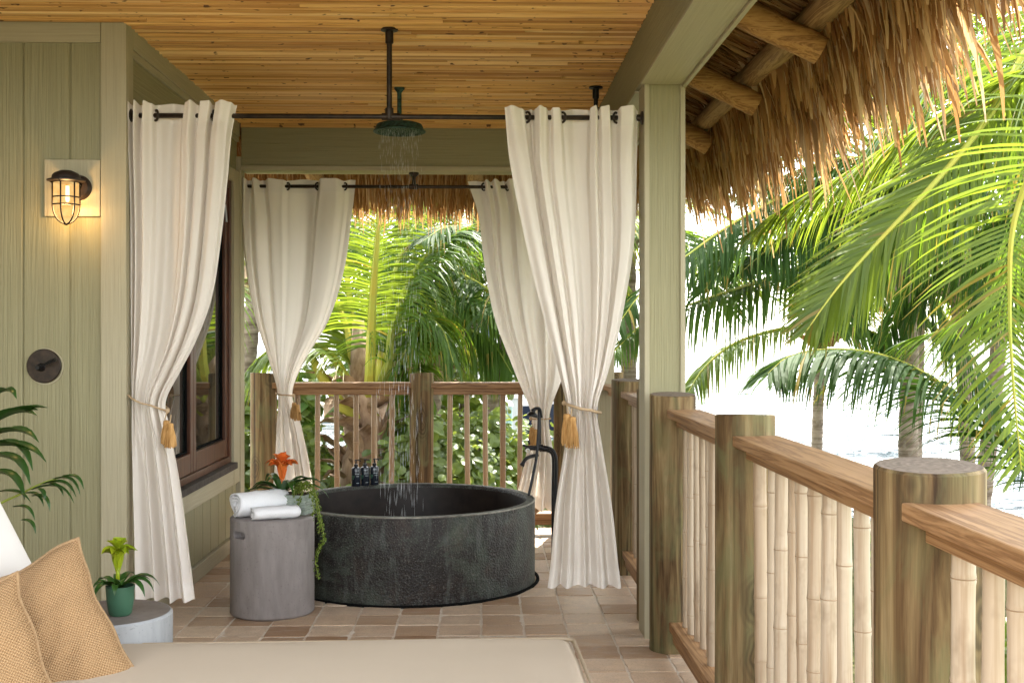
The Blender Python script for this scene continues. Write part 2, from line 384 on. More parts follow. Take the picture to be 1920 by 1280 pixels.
HUSKO = m_noise('orange_palm_husk', (.30,.13,.04), (.60,.36,.16), 10, .8, .4, .01, .15, 5, (1,1,.4))
def m_thatch():
    m = NM('dry_thatch'); ir = m.irand(); g = m.noise(m.pos((1,1,1)), 40, 3)
    c = m.ramp(ir, [(0,(.07,.030,.011)),(.25,(.20,.090,.030)),(.5,(.34,.175,.065)),(.8,(.49,.31,.14)),(1,(.64,.49,.30))])
    c = m.mix(m.math('MULTIPLY', g, .35), c, (.18,.085,.03)); m.col(c).rough(.7, .15)
    m.translucent(m.mix(ir, (.44,.21,.065), (.64,.42,.18)), .38); return m.mat
THATCH = m_thatch()
def m_thatch2():
    m = NM('weathered_thatch'); ir = m.irand(); g = m.noise(m.pos((1,1,1)), 40, 3)
    c = m.ramp(ir, [(0,(.17,.10,.05)),(.3,(.32,.21,.115)),(.65,(.48,.35,.21)),(1,(.63,.51,.36))])
    c = m.mix(m.math('MULTIPLY', g, .4), c, (.22,.14,.08)); m.col(c).rough(.75, .12)
    m.translucent(m.mix(ir, (.40,.24,.10), (.58,.42,.24)), .34); return m.mat
THATCH2 = m_thatch2(); THBACK = m_noise('packed_thatch', (.035,.018,.008), (.10,.05,.02), 14, .9, .8, .02, .1, 5, (.4,3,3))
LAMPM = m_simple('lamp_iron', (.022,.013,.010), .5, .4)
GLASSD = m_simple('dark_window_glass', (.012,.014,.012), .02, .9)
BLACK = m_simple('flat_black', (.006,.006,.006), .9, .05)
# ------------------------------------------------------------------ setting: ground, water
XW, YF, ZC = -1.62, 5.40, 2.832          # side wall, front wall, ceiling
def m_ground():
    m = NM('garden_soil'); a = m.noise(m.pos((1,1,1)), 3, 6, .65); b = m.noise(m.pos((1,1,1)), 28, 4)
    c = m.ramp(a, [(.35,(.05,.06,.02)),(.55,(.12,.11,.05)),(.75,(.22,.19,.11))]); c = m.mix(m.ramp(b, [(.45,(0,0,0)),(.7,(.7,.7,.7))]), c, (.07,.10,.025))
    m.col(c).rough(.95, .05).bump(b, .6, .05); return m.mat
GROUND = m_ground()
def gfn(u, v):
    x = -160 + 320*u; ys = 21 - 1.25*min(max(x-2, 0), 12) + .6*math.sin(x*.7); y = -60 + (60+ys)*v
    return V((x, y, -1.2 + .06*mnoise.noise(V((x*.3, y*.3, 0)))))
g = MB().grid(gfn, 96, 40, uv=False)
g.grid(lambda u, v: gfn(u, 1) + V((0, 2.5*v, -2.4*v)), 96, 3, uv=False)
kind(g.build('ground', GROUND, smooth=True), 'structure', 'sunlit garden soil under the raised porch')
def m_water():
    m = NM('bay_water'); p = m.pos((1,3.2,1)); a = m.noise(p, .9, 5, .6, .6); b = m.noise(m.pos((1,2.2,1)), .12, 3)
    m.col(m.ramp(b, [(.3,(.035,.055,.06)),(.7,(.06,.085,.09))])).rough(.05, .35).bump(m.math('ADD', a, m.math('MULTIPLY', m.noise(m.pos((.25,.8,1)), 1, 4, .6, .4), 2.5)), 1.0, .8); return m.mat
WATER = m_water()
wt = MB(); NX, NY = 300, 420; vs = []; yr = [14*(420/14)**(j/NY) for j in range(NY+1)]
for y in yr:
    am = .15 if y < 120 else .15+.0008*(y-120)
    for i in range(NX+1):
        x = -70 + 210*i/NX
        vs.append((x, y, -2.2 + am*(mnoise.noise(V((x*.30, y*.75, 0))) + .55*mnoise.noise(V((x*.75+7, y*1.7, 3))))))
wt.add(vs, [(j*(NX+1)+i, j*(NX+1)+i+1, (j+1)*(NX+1)+i+1, (j+1)*(NX+1)+i) for j in range(NY) for i in range(NX)])
wt.add([(-2600,14,-2.45),(2600,14,-2.45),(2600,3900,-2.45),(-2600,3900,-2.45)], [(0,1,2,3)])
kind(wt.build('water', WATER, smooth=True), 'structure', 'pale rippled bay water beyond the palms')

# ------------------------------------------------------------------ floor of square pavers
floor = MB().box(-4.2, .99, -1.5, 8.5, -.16, -.0042).build('floor', GROUT)
kind(floor, 'structure', 'porch floor of square tan pavers with sandy joints')
TP = .2045
def tile_mesh(i):
    r = random.Random(100+i); m = MB(); h = TP/2 - .0062; n = 5
    top = []
    for j in range(n+1):
        for k in range(n+1):
            x = -h + 2*h*k/n; y = -h + 2*h*j/n
            ed = k in (0, n) or j in (0, n)
            top.append((x + (r.uniform(-.003,.003) if ed else 0), y + (r.uniform(-.003,.003) if ed else 0), -.0016*ed + r.uniform(-.0005,.0005)))
    fs = [(j*(n+1)+k, j*(n+1)+k+1, (j+1)*(n+1)+k+1, (j+1)*(n+1)+k) for j in range(n) for k in range(n)]
    ring = [k for k in range(n)] + [(k+1)*(n+1)-1 for k in range(n)] + [(n+1)*(n+1)-1-k for k in range(n)] + [(n-k)*(n+1) for k in range(n)]
    b0 = len(top)
    for k in ring: top.append((top[k][0]*1.01, top[k][1]*1.01, -.026))
    L = len(ring)
    fs += [(ring[(i_+1) % L], ring[i_], b0+i_, b0+(i_+1) % L) for i_ in range(L)]
    me = MB().add(top, fs).mesh('tile', TILE, True); me.set_sharp_from_angle(angle=R(40)); return me
TM = [tile_mesh(i) for i in range(6)]
TUBX, TUBY, TUBR, TUBZ = -.405, 6.80, .715, .462
rest = MB(); k = 0
for row in range(-34, 13):
    for c_ in range(-8, 5):
        x = (c_ + .5)*TP; y = 5.916 + (row + .5)*.206
        if x < -1.64 or math.hypot(x-TUBX, y-TUBY) < TUBR - .16: continue
        if y > 4.15:
            o = obj('tile', TM[k % 6], floor); k += 1
            o.location = (x, y, rnd.uniform(-.0025, .0025)); o.rotation_euler = (rnd.uniform(-.008,.008), rnd.uniform(-.008,.008), rnd.choice((0,1,2,3))*math.pi/2 + rnd.uniform(-.012,.012))
        elif y > -1.3: rest.box(x-.096, x+.096, y-.096, y+.096, -.024, 0)
for row in range(-34, -2):
    for c_ in range(-20, -8):
        x = (c_ + .5)*TP; y = 5.916 + (row + .5)*.206
        if y > -1.3: rest.box(x-.096, x+.096, y-.096, y+.096, -.024, 0)
kind(rest.build('tile_field', TILE, floor, bevel=.003), 'stuff')
kind(MB().box(.99, 1.02, -1.5, 8.53, -.35, -.02).box(-1.6, .99, 8.5, 8.53, -.35, -.02).build('deck_edge', RAILY), 'structure', 'timber edge of the raised porch floor')

# ------------------------------------------------------------------ ceiling of split bamboo
ceil = MB().box(-4.2, .735, 2.3, 8.3, ZC+.012, ZC+.06).build('ceiling', m_simple('dark_ceiling_board', (.10,.05,.02), .8))
kind(ceil, 'structure', 'ceiling clad in orange split bamboo')
def slat_mesh(i):
    r = random.Random(200+i); m = MB(); n = 10; wv = [r.uniform(-.0012,.0012) for _ in range(n+1)]; kn = r.randrange(2, n-1)
    vs = []; fs = []
    for j in range(n+1):
        x = j/n; e = .0018 if j == kn else 0
        hw = .0128 + r.uniform(-.0008,.0008)
        for (yy, zz) in ((-hw, .010), (-hw*.66, -.003), (0, -.0085-e), (hw*.66, -.003), (hw, .010)): vs.append((x, yy+wv[j], zz))
    for j in range(n):
        for k in range(4): fs.append((j*5+k, j*5+k+1, (j+1)*5+k+1, (j+1)*5+k))
    fs += [(0,1,2,3,4), tuple(n*5+k for k in (4,3,2,1,0))]
    return MB().add(vs, fs).mesh('slat', SLAT, True)
SM = [slat_mesh(i) for i in range(6)]
y = 4.78; i = 0
while y < 7.90:
    x = -1.63 if y > YF else -2.45
    x -= rnd.uniform(0, .4)
    while x < .735:
        L = rnd.uniform(1.2, 2.6); x0 = max(x, -1.63 if y > YF else -2.45); x1 = min(x+L, .738)
        if x1 - x0 > .05:
            o = obj('slat', SM[i % 6], ceil); i += 1; o.location = (x0, y, ZC + rnd.uniform(-.005,.006)); o.scale = (x1-x0-.003, rnd.uniform(.74,.98), 1)
            o.rotation_euler = (rnd.uniform(-.16,.16), rnd.uniform(-.0015,.0015), rnd.uniform(-.0018,.0018))
        x += L
    y += .0262
kind(MB().box(-4.2, .94, 2.2, 8.1, ZC+.07, ZC+.2).build('roof_deck', THBACK), 'structure', 'roof deck above the porch ceiling')

# ------------------------------------------------------------------ walls
fw = thing('siding_wall', 'sage green board wall facing the room behind the wall lantern', 'wall', (-2.2, YF, 0))
MB().box(-4.2, -1.63, YF+.0262, YF+.12, 0, ZC).build('backing', PV, fw)
xs = [-1.70, -1.881, -2.093, -2.305, -2.517, -2.729, -2.941, -3.153, -4.2]
for a, b in zip(xs, xs[1:]):
    MB().box(b+.0015, a-.0015, YF+.018, YF+.036, 0, 2.80).build('siding_board', PV, fw, bevel=.007)
MB().box(-4.2, -1.738, YF, YF+.03, 2.739, ZC).build('trim_board', TX, fw, bevel=.003)
MB().box(-1.736, XW, YF, YF+.035, 0, ZC).build('corner_board', TV, fw, bevel=.003)
MB().box(-1.99, -1.738, YF-.003, YF+.025, 1.945, 2.204).build('lantern_block', TV, fw, bevel=.003)

lw = thing('light_blocking_wall', 'unseen sage green wall added left of the porch to block light', 'wall', (-3.3, 1, 0))  # out of view, added to cut light from the left so the right dominates
MB().box(-3.4, -3.3, -1.5, YF-.002, 0, ZC+.05).build('wall_face', PV, lw)
sw = thing('window_wall', 'sage green side wall holding the brown framed window', 'wall', (XW-.1, 6.7, 0))
MB().box(-1.76, -1.665, YF+.04, 8.0, 0, .53).box(-1.76, -1.665, YF+.04, 5.88, .53, ZC).box(-1.76, -1.665, 5.88, 8.0, 2.45, ZC).box(-1.76,-1.665,7.72,8.0,.53,2.45).build('backing', PV, sw)
MB().box(-1.75, XW, YF+.036, 5.51, .0, ZC).build('corner_board', TV, sw, bevel=.003)
MB().box(-1.66, XW, 5.512, 7.92, 2.736, ZC).build('trim_board', TY, sw, bevel=.003)
MB().box(-1.66, XW-.006, 5.512, 7.92, 2.70, 2.734).build('trim_board', TY, sw, bevel=.003)
MB().box(-1.664, -1.64, 5.512, 7.92, 2.495, 2.70).build('siding_board', PY, sw, bevel=.003)
MB().box(-1.66, XW+.004, 5.80, 7.712, 2.41, 2.493).build('window_head_trim', TY, sw, bevel=.003)
MB().box(-1.70, XW+.006, 7.714, 7.888, .43, 2.493).build('window_side_trim', TV, sw, bevel=.003)
MB().box(-1.76, XW+.012, 7.892, 8.02, 0, 2.60).build('end_post', TV, sw, bevel=.003)
MB().box(-1.66, XW+.004, 5.80, 7.712, .43, .536).build('window_sill_trim', TY, sw, bevel=.003)
yy = 5.512
while yy < 7.8:
    y1 = min(yy+.205, 7.888); MB().box(-1.664, -1.638, yy+.004, y1-.004, .092, .428).build('siding_board', PV, sw, bevel=.004); yy += .205
MB().box(-1.664, XW+.002, 5.512, 7.888, 0, .09).build('baseboard', TY, sw, bevel=.003)
MB().box(-1.664, -1.64, 5.512, 5.798, .43, 2.493).build('siding_board', PV, sw, bevel=.003)
win = MB()
x0, x1 = -1.72, XW-.012
win.box(x0, x1, 5.80, 7.71, .58, .62).box(x0, x1, 5.80, 7.71, 2.36, 2.41).box(x0, x1, 7.66, 7.71, .62, 2.36).box(x0, x1, 5.80, 5.85, .62, 2.36)
wo = win.build('window', MAHO, sw, bevel=.003)
MB().box(-1.70, XW+.03, 5.80, 7.712, .538, .578).build('sill', m_noise('dark_sill', (.05,.042,.036), (.09,.075,.065), 30), wo, bevel=.003)
for a, b in ((5.852, 6.752), (6.756, 7.658)):
    s = MB(); xa, xb = -1.71, XW-.025
    s.box(xa, xb, a, a+.065, .622, 2.358).box(xa, xb, b-.065, b, .622, 2.358).box(xa, xb, a+.066, b-.066, .622, .735).box(xa, xb, a+.066, b-.066, 2.285, 2.358)
    s.build('sash', MAHO, wo, bevel=.004)
    MB().box(-1.682, -1.676, a+.06, b-.06, .73, 2.29).build('pane', GLASSD, wo)
    t = MB().box(-1.674, -1.664, a+.066, a+.076, .737, 2.283).box(-1.674, -1.664, b-.076, b-.066, .737, 2.283).box(-1.674,-1.664,a+.078,b-.078,.737,.747).build('glazing_bead', BLACK, wo)
MB().tube([(-1.64,7.56,2.24),(-1.63,7.56,2.13)], .008).build('window_latch', m_simple('steel_latch', (.4,.4,.4), .3, .5, .8), wo)

bb = thing('back_beam', 'sage green beam across the back opening above the tub', 'beam', (-.4, 7.98, 2.54))
MB().box(-1.606, .733, 7.90, 8.06, 2.54, ZC).build('beam_face', PX, bb, bevel=.003)
MB().box(-1.606, .733, 7.882, 8.075, 2.508, 2.538).build('beam_lip', TX, bb, bevel=.003)
MB().box(-1.606, .733, 7.885, 7.899, 2.795, ZC-.008).build('bamboo_strip', SLAT, bb)
sb = thing('side_beam', 'long pale green porch beam along the right edge of the ceiling', 'beam', (.84, 4.5, 2.565))
MB().box(.737, .925, 2.2, 8.09, 2.575, ZC).build('beam_core', PY, sb, bevel=.003)
MB().box(.735, .928, 2.2, 5.405, 2.562, 2.574).build('beam_soffit', TY, sb, bevel=.002)
MB().box(.735, .928, 5.605, 8.09, 2.562, 2.574).build('beam_soffit', TY, sb, bevel=.002)
MB().box(.929, .948, 2.2, 8.09, 2.55, ZC).build('outer_trim', TY, sb, bevel=.003)
pc = thing('porch_column', 'square pale green porch column at the right, behind a log post', 'column', (.85, 5.5, 0))
MB().box(.763, .937, 5.42, 5.592, 0, 2.574).build('column_core', PV, pc, bevel=.002)
MB().box(.755, .778, 5.41, 5.602, 0, 2.574).build('corner_board', TV, pc, bevel=.002)
MB().box(.922, .945, 5.41, 5.602, 0, 2.56).build('corner_board', TV, pc, bevel=.002)
bc = thing('back_corner_post', 'pale square post at the far corner seen past the curtain', 'post', (.83, 8.0, 0))
MB().box(.80, .90, 7.92, 8.05, 0, 2.56).build('post_shaft', TV, bc, bevel=.003)

# ------------------------------------------------------------------ railings
def log_post(x, y, r, h=1.134, z0=-.5, seed=0, parent=None, name='post'):
    X0, Y0 = x, y; x = y = 0.0
    rr = random.Random(seed); m = MB(); n = 28; H = 12; vs = []; fs = []
    for j in range(H+1):
        z = z0 + (h-z0)*j/H
        for k in range(n):
            a = 2*math.pi*k/n; q = r*(1 + .03*mnoise.noise(V((math.cos(a)*1.3+seed, math.sin(a)*1.3, z*.8))) + .012*mnoise.noise(V((math.cos(a)*5+seed, math.sin(a)*5, z*1.5))))
            vs.append((x+q*math.cos(a), y+q*math.sin(a), z + (.006*math.cos(a+seed) if j == H else 0)))
    for j in range(H):
        for k in range(n): fs.append((j*n+k, j*n+(k+1)%n, (j+1)*n+(k+1)%n, (j+1)*n+k))
    m.add(vs, fs)
    t0 = H*n; c = [vs[t0+k] for k in range(n)]
    ce = (x, y, h+.001); inn = [(x+(p[0]-x)*.95, y+(p[1]-y)*.95, p[2]+.006) for p in c]
    m.add(c+inn, [(k, (k+1)%n, n+(k+1)%n, n+k) for k in range(n)])
    m.add(inn+[(x,y,h+.007)], [(k, (k+1)%n, n) for k in range(n)], 1)
    o = m.build(name, [POST, POSTTOP], parent, smooth=True, auto=50); o.location = (X0, Y0, 0); return o
def m_end():
    m = NM('sawn_log_end'); tc = m.n('ShaderNodeTexCoord').outputs['Object']; mp = m.n('ShaderNodeMapping'); mp.inputs['Scale'].default_value = (1,1,0); m.l(tc, mp.inputs['Vector'])
    ln = m.n('ShaderNodeVectorMath', operation='LENGTH'); m.l(mp.outputs[0], ln.inputs[0]); nz = m.noise(tc, 18, 4)
    rg = m.math('PINGPONG', m.math('ADD', m.math('MULTIPLY', ln.outputs['Value'], 150), m.math('MULTIPLY', nz, 2.2)), 1.0); f = m.noise(m.pos((1,1,1)), 70, 4)
    c = m.mix(rg, (.19,.15,.115), (.245,.195,.15)); c = m.mix(m.ramp(f, [(.35,(.6,.6,.6)),(.6,(0,0,0))]), c, (.10,.085,.065))
    m.col(c).rough(.9, .1).bump(f, .5, .004); return m.mat
POSTTOP = m_end()
def baluster(x, y, z0, z1, r, mat, parent, seed):
    rr = random.Random(seed); pts = []; rad = []; z = z0; nodes = []
    q = z0 + rr.uniform(.02, .25)
    while q < z1: nodes.append(q); q += rr.uniform(.17, .30)
    zs = sorted(set([z0, z1] + [n_+d for n_ in nodes for d in (-.05,-.012,-.004,0,.004,.012,.05) if z0 < n_+d < z1]))
    lx, ly = rr.uniform(-.010,.010), rr.uniform(-.014,.014)
    for z in zs:
        t = (z-z0)/(z1-z0); e = 1.0
        for n_ in nodes:
            d = abs(z-n_)
            if d < .002: e = 1.03
            elif d < .006: e = 1.09
            elif d < .02: e = 1.03
        pts.append((x+lx*(t-.5), y+ly*(t-.5), z)); rad.append(r*e*(1-.05*t))
    m = MB().tube(pts, rad, 12)
    for n_ in nodes: m.torus((x+lx*((n_-z0)/(z1-z0)-.5), y+ly*((n_-z0)/(z1-z0)-.5), n_), r*1.02, .0012, n=12, k=4, m=1)
    return m.build('baluster', [mat, NODE_], parent, smooth=True, auto=60)
rr_ = thing('side_railing', 'porch railing on the right, log posts, flat timber rail and bamboo balusters', 'railing', (.9, 4, 0))
posts = [(.90,.82,.107),(.903,2.345,.108),(.876,3.88,.099),(.858,5.246,.104),(.872,5.79,.102),(.879,6.95,.105),(.918,8.26,.09)]
for i, (x, y, r) in enumerate(posts): log_post(x, y, r, 1.134 if i != 6 else 1.138, -.5 if i in (0,1,2) else -.02, i*3+2, rr_)
for i, ((xa, ya, ra), (xb, yb, rb)) in enumerate(zip(posts, posts[1:])):
    if i == 3: continue
    y0, y1 = ya+ra*.72, yb-rb*.72
    MB().box(.818, .972, y0, y1, 1.04, 1.076).build('handrail', RAILY, rr_, bevel=.004)
    MB().box(.858, .905, y0+.01, y1-.02, 1.001, 1.039).build('sub_rail', RAILY, rr_, bevel=.003)
    MB().box(.826, .968, y0, y1, .106, .142).build('bottom_rail', RAILY, rr_, bevel=.003)
    MB().box(.842, .884, y0+.01, y1-.01, .052, .105).build('bottom_rail', RAILY, rr_, bevel=.003)
    y = yb - rb - .075
    while y > ya + ra + .02:
        baluster(.893+rnd.uniform(-.006,.006), y, .1425, 1.0385, rnd.uniform(.0185,.0235), BAMB, rr_, int(y*1000)); y -= rnd.uniform(.112,.130)
br = thing('back_railing', 'railing along the back of the porch behind the tub', 'railing', (-.4, 8.3, 0))
bps = [(-1.53,8.30,.094),(-.42,8.27,.084),(.60,8.3,.088)]
for i, (x, y, r) in enumerate(bps): log_post(x, y, r, 1.134, -.3, 40+i*5, br)
segs = [(-1.53+.07,-.42-.055),(-.42+.05,.60-.06),(.66,.84)]
for x0, x1 in segs:
    MB().box(x0, x1, 8.225, 8.375, 1.036, 1.074).build('handrail', RAILX, br, bevel=.003)
    MB().box(x0, x1, 8.265, 8.30, .988, 1.035).build('sub_rail', RAILX, br, bevel=.003)
    MB().box(x0, x1, 8.225, 8.375, .12, .156).build('bottom_rail', RAILX, br, bevel=.003)
    MB().box(x0, x1, 8.265, 8.30, .07, .119).build('bottom_rail', RAILX, br, bevel=.003)
for px in (557, 594.5, 630.5, 667, 701, 734, 843, 876, 910, 943, 975, 1008, 1082):
    x = W(px, 800, 8.31).x; baluster(x, 8.335, .157, 1.0355, rnd.uniform(.018,.021), BAMB2, br, int(px))

# ------------------------------------------------------------------ thatched eaves
def blade(m, p, d, L, w, segs, droop, rr, twist=None):
    pts = [p.copy()]; d = d.normalized(); sl = L/segs
    for s in range(segs):
        d = (d + V((0,0,-1))*droop*(.4+s/segs) + V((rr.uniform(-.07,.07), rr.uniform(-.07,.07), 0))).normalized(); pts.append(pts[-1] + d*sl)
    wv = V((rr.uniform(-1,1), rr.uniform(-1,1), rr.uniform(-.4,.4))); wv = (wv - d*wv.dot(d)).normalized()
    m.ribbon(pts, [w*(.8 if s == 0 else 1-.82*(s/segs)**1.6) for s in range(segs+1)], wv)
te = thing('thatched_eave', 'shaggy palm thatch eave over the right side railing', 'thatched roof', (1.4, 5, 2.6))
def zt(x): return 2.825 - .488*(x-.94)
for yy, seed in ((3.75,0),(4.87,1),(6.02,2),(7.27,3),(8.45,4)):
    rr = random.Random(seed); pts = []; rad = []
    for i in range(9):
        x = .80 + .62*i/8; pts.append((x, yy+rr.uniform(-.004,.004), zt(x)+rr.uniform(-.003,.003))); rad.append(.063+rr.uniform(-.003,.003))
    MB().tube(pts, rad, 14).build('rafter', LOGX, te, smooth=True, auto=50)
rr = random.Random(9); pts = [(1.392+rr.uniform(-.01,.01), 2.2+.4*i, 2.735+rr.uniform(-.008,.008)) for i in range(18)]
MB().tube(pts, [.062+rr.uniform(-.005,.005) for _ in pts], 14).build('purlin', LOGY, te, smooth=True, auto=50)
sh = MB()
def roofs(u, v):
    x = .80 + .95*u; return V((x, 1.6+8.0*v, zt(x)+.235+.025*mnoise.noise(V((x*6, v*40, 0)))))
sh.grid(roofs, 12, 60, uv=False)
def roof2(u, v):
    x = .80 + .80*u; return V((x, 9.6-8.0*v, zt(x)+.52))
sh.grid(roof2, 4, 10, uv=False)
kind(sh.build('thatch_core', THBACK, te), 'stuff')
u_ = MB(); rr = random.Random(12)
for i in range(3600):
    x = rr.uniform(.82, 1.45); y = rr.uniform(1.8, 9.4)
    p = V((x, y, zt(x)+.225-rr.uniform(0,.045))); d = V((1, rr.uniform(-.22,.22), -.50+rr.uniform(-.05,.05)))
    d.normalize(); L = rr.uniform(.2,.5); q = p + d*L; m_ = p + d*L*.5 + V((0,0,rr.uniform(-.02,.004)))
    wv = V((.1*rr.uniform(-1,1),1,rr.uniform(-.9,.9))).normalized(); w_ = rr.uniform(.008,.026)
    u_.ribbon([p, m_, q], [w_*.7, w_, w_*.3], wv)
kind(u_.build('thatch_underside', THATCH, te), 'stuff')
f_ = MB()
for cl in range(560):
    y0 = rr.uniform(1.9, 9.5); q0 = rr.random()**.9; lay = rr.uniform(-.03,.03); dy = rr.gauss(0,.30); ds = rr.uniform(-1.0,.15); dr = rr.uniform(.30,.95); ll = rr.uniform(.30,.58)*(.8+.35*q0)
    if y0 < 6: ll *= .55 + .45*(y0-1.9)/4.1
    for i in range(rr.randrange(7, 17)):
        y = y0 + rr.gauss(0,.07); q = min(max(q0 + rr.gauss(0,.05), 0), 1); x = 1.32 + .36*q
        p = V((x, y, zt(x)+.20+lay+rr.uniform(-.015,.015)+.06*q))
        if q > .75: p.z += rr.uniform(0,.20); p.x += rr.uniform(0,.07)
        old = 1 if rr.random() < .06 + .6*max(q-.40,0) else 0
        n0 = len(f_.f)
        blade(f_, p, V((1, dy+rr.gauss(0,.22), ds+rr.uniform(-.3,.3))), ll*(rr.uniform(.6,1.15) if rr.random() < .9 else rr.uniform(1.15,1.5)), rr.choice((.008,.014,.020,.028,.038,.050)), 5, dr*rr.uniform(.75,1.3), rr)
        for k in range(n0, len(f_.f)): f_.m[k] = old
kind(f_.build('thatch_fringe', [THATCH, THATCH2], te), 'stuff')
tb = thing('back_thatched_eave', 'thatch fringe hanging outside the back opening above the curtain rod', 'thatched roof', (-.4, 8.8, 2.5))
for x in (-1.175, -.045):
    MB().tube([(x, 8.09+.1*i, 2.575-.02*i) for i in range(5)], .062, 14).build('rafter', LOGY, tb, smooth=True, auto=50)
c_ = MB(); c_.grid(lambda u,v: V((-2.6+4.0*u, 8.07+1.05*v, 2.86-.30*v)), 8, 6, uv=False).grid(lambda u,v: V((-2.6+4.0*(1-u), 8.07+.95*v, 3.2-.4*v)), 8, 4, uv=False)
kind(c_.build('thatch_core', THBACK, tb), 'stuff')
f_ = MB()
for i in range(9000):
    x = rr.uniform(-2.6, 1.2); q = rr.random(); y = 8.15 + .95*q
    p = V((x, y, 2.80-.30*(y-8.07)+rr.uniform(-.03,.03)))
    blade(f_, p, V((rr.uniform(-.4,.4), 1, rr.uniform(-1.2,-.4))), rr.uniform(.16,.34) * (1 if q > .3 else .8), rr.choice((.008,.012,.016,.022)), 3, rr.uniform(.6,1.3), rr)
kind(f_.build('thatch_fringe', THATCH, tb), 'stuff')
# ------------------------------------------------------------------ curtain rods and curtains
YR, YB = 5.46, 7.975
ZR = W(700, 219, YR).z; ZB = W(700, 350, YB).z
r1 = thing('curtain_rod', 'dark pipe curtain rod across the front of the bathing corner', 'curtain rod', (-.4, YR, ZR))
MB().tube([(XW+.002, YR, ZR), (.753, YR, ZR)], .0115, 12).build('rod', BRONZE, r1, smooth=True)
x = W(730, 100, YR).x
MB().tube([(x, YR, ZR), (x, YR, ZC-.006)], .0125, 12).lathe([(0,0),(.02,0),(.02,.05),(.0125,.055)], (x,YR,ZR-.012), 12).lathe([(.0125,-.07),(.019,-.065),(.019,-.012),(.04,-.008),(.04,0)], (x,YR,ZC-.008), 20).tube([(x-.035,YR,ZR),(x+.05,YR,ZR)], .017, 12).build('drop_pipe', BRONZE, r1, smooth=True, auto=40)
MB().lathe([(0,0),(.032,0),(.032,.006),(.016,.012),(.016,.03)], (.753,YR,ZR), 16, ax=(-1,0,0)).build('wall_flange', BRONZE, r1, smooth=True, auto=40)
MB().lathe([(0,0),(.032,0),(.032,.006),(.016,.012),(.016,.03)], (XW+.001,YR,ZR), 16, ax=(1,0,0)).build('wall_flange', BRONZE, r1, smooth=True, auto=40)
r2 = thing('curtain_rod', 'dark pipe curtain rod under the back beam', 'curtain rod', (-.4, YB, ZB))
MB().tube([(XW+.02, YB, ZB), (.80, YB, ZB)], .0115, 12).build('rod', BRONZE, r2, smooth=True)
x = W(776, 330, YB).x
MB().tube([(x,YB,ZB),(x,YB,2.505)], .014, 12).lathe([(.014,-.03),(.034,-.01),(.034,0)], (x,YB,2.507), 16).tube([(x-.03,YB,ZB),(x+.03,YB,ZB)], .018, 12).build('drop_pipe', BRONZE, r2, smooth=True, auto=40)
r3 = thing('curtain_rod', 'short dark pipe dropping from the ceiling beside the right beam to a side rod', 'curtain rod', (.655, 6.7, ZR))
MB().tube([(.655, 5.50, ZR+.03), (.655, 7.88, ZR+.03)], .0115, 12).build('rod', BRONZE, r3, smooth=True)
MB().tube([(.655,6.70,ZR+.03),(.655,6.70,ZC-.006)], .0125, 12).lathe([(.0125,-.07),(.019,-.065),(.019,-.012),(.04,-.008),(.04,0)], (.655,6.70,ZC-.008), 20).build('drop_pipe', BLACKM, r3, smooth=True, auto=40)

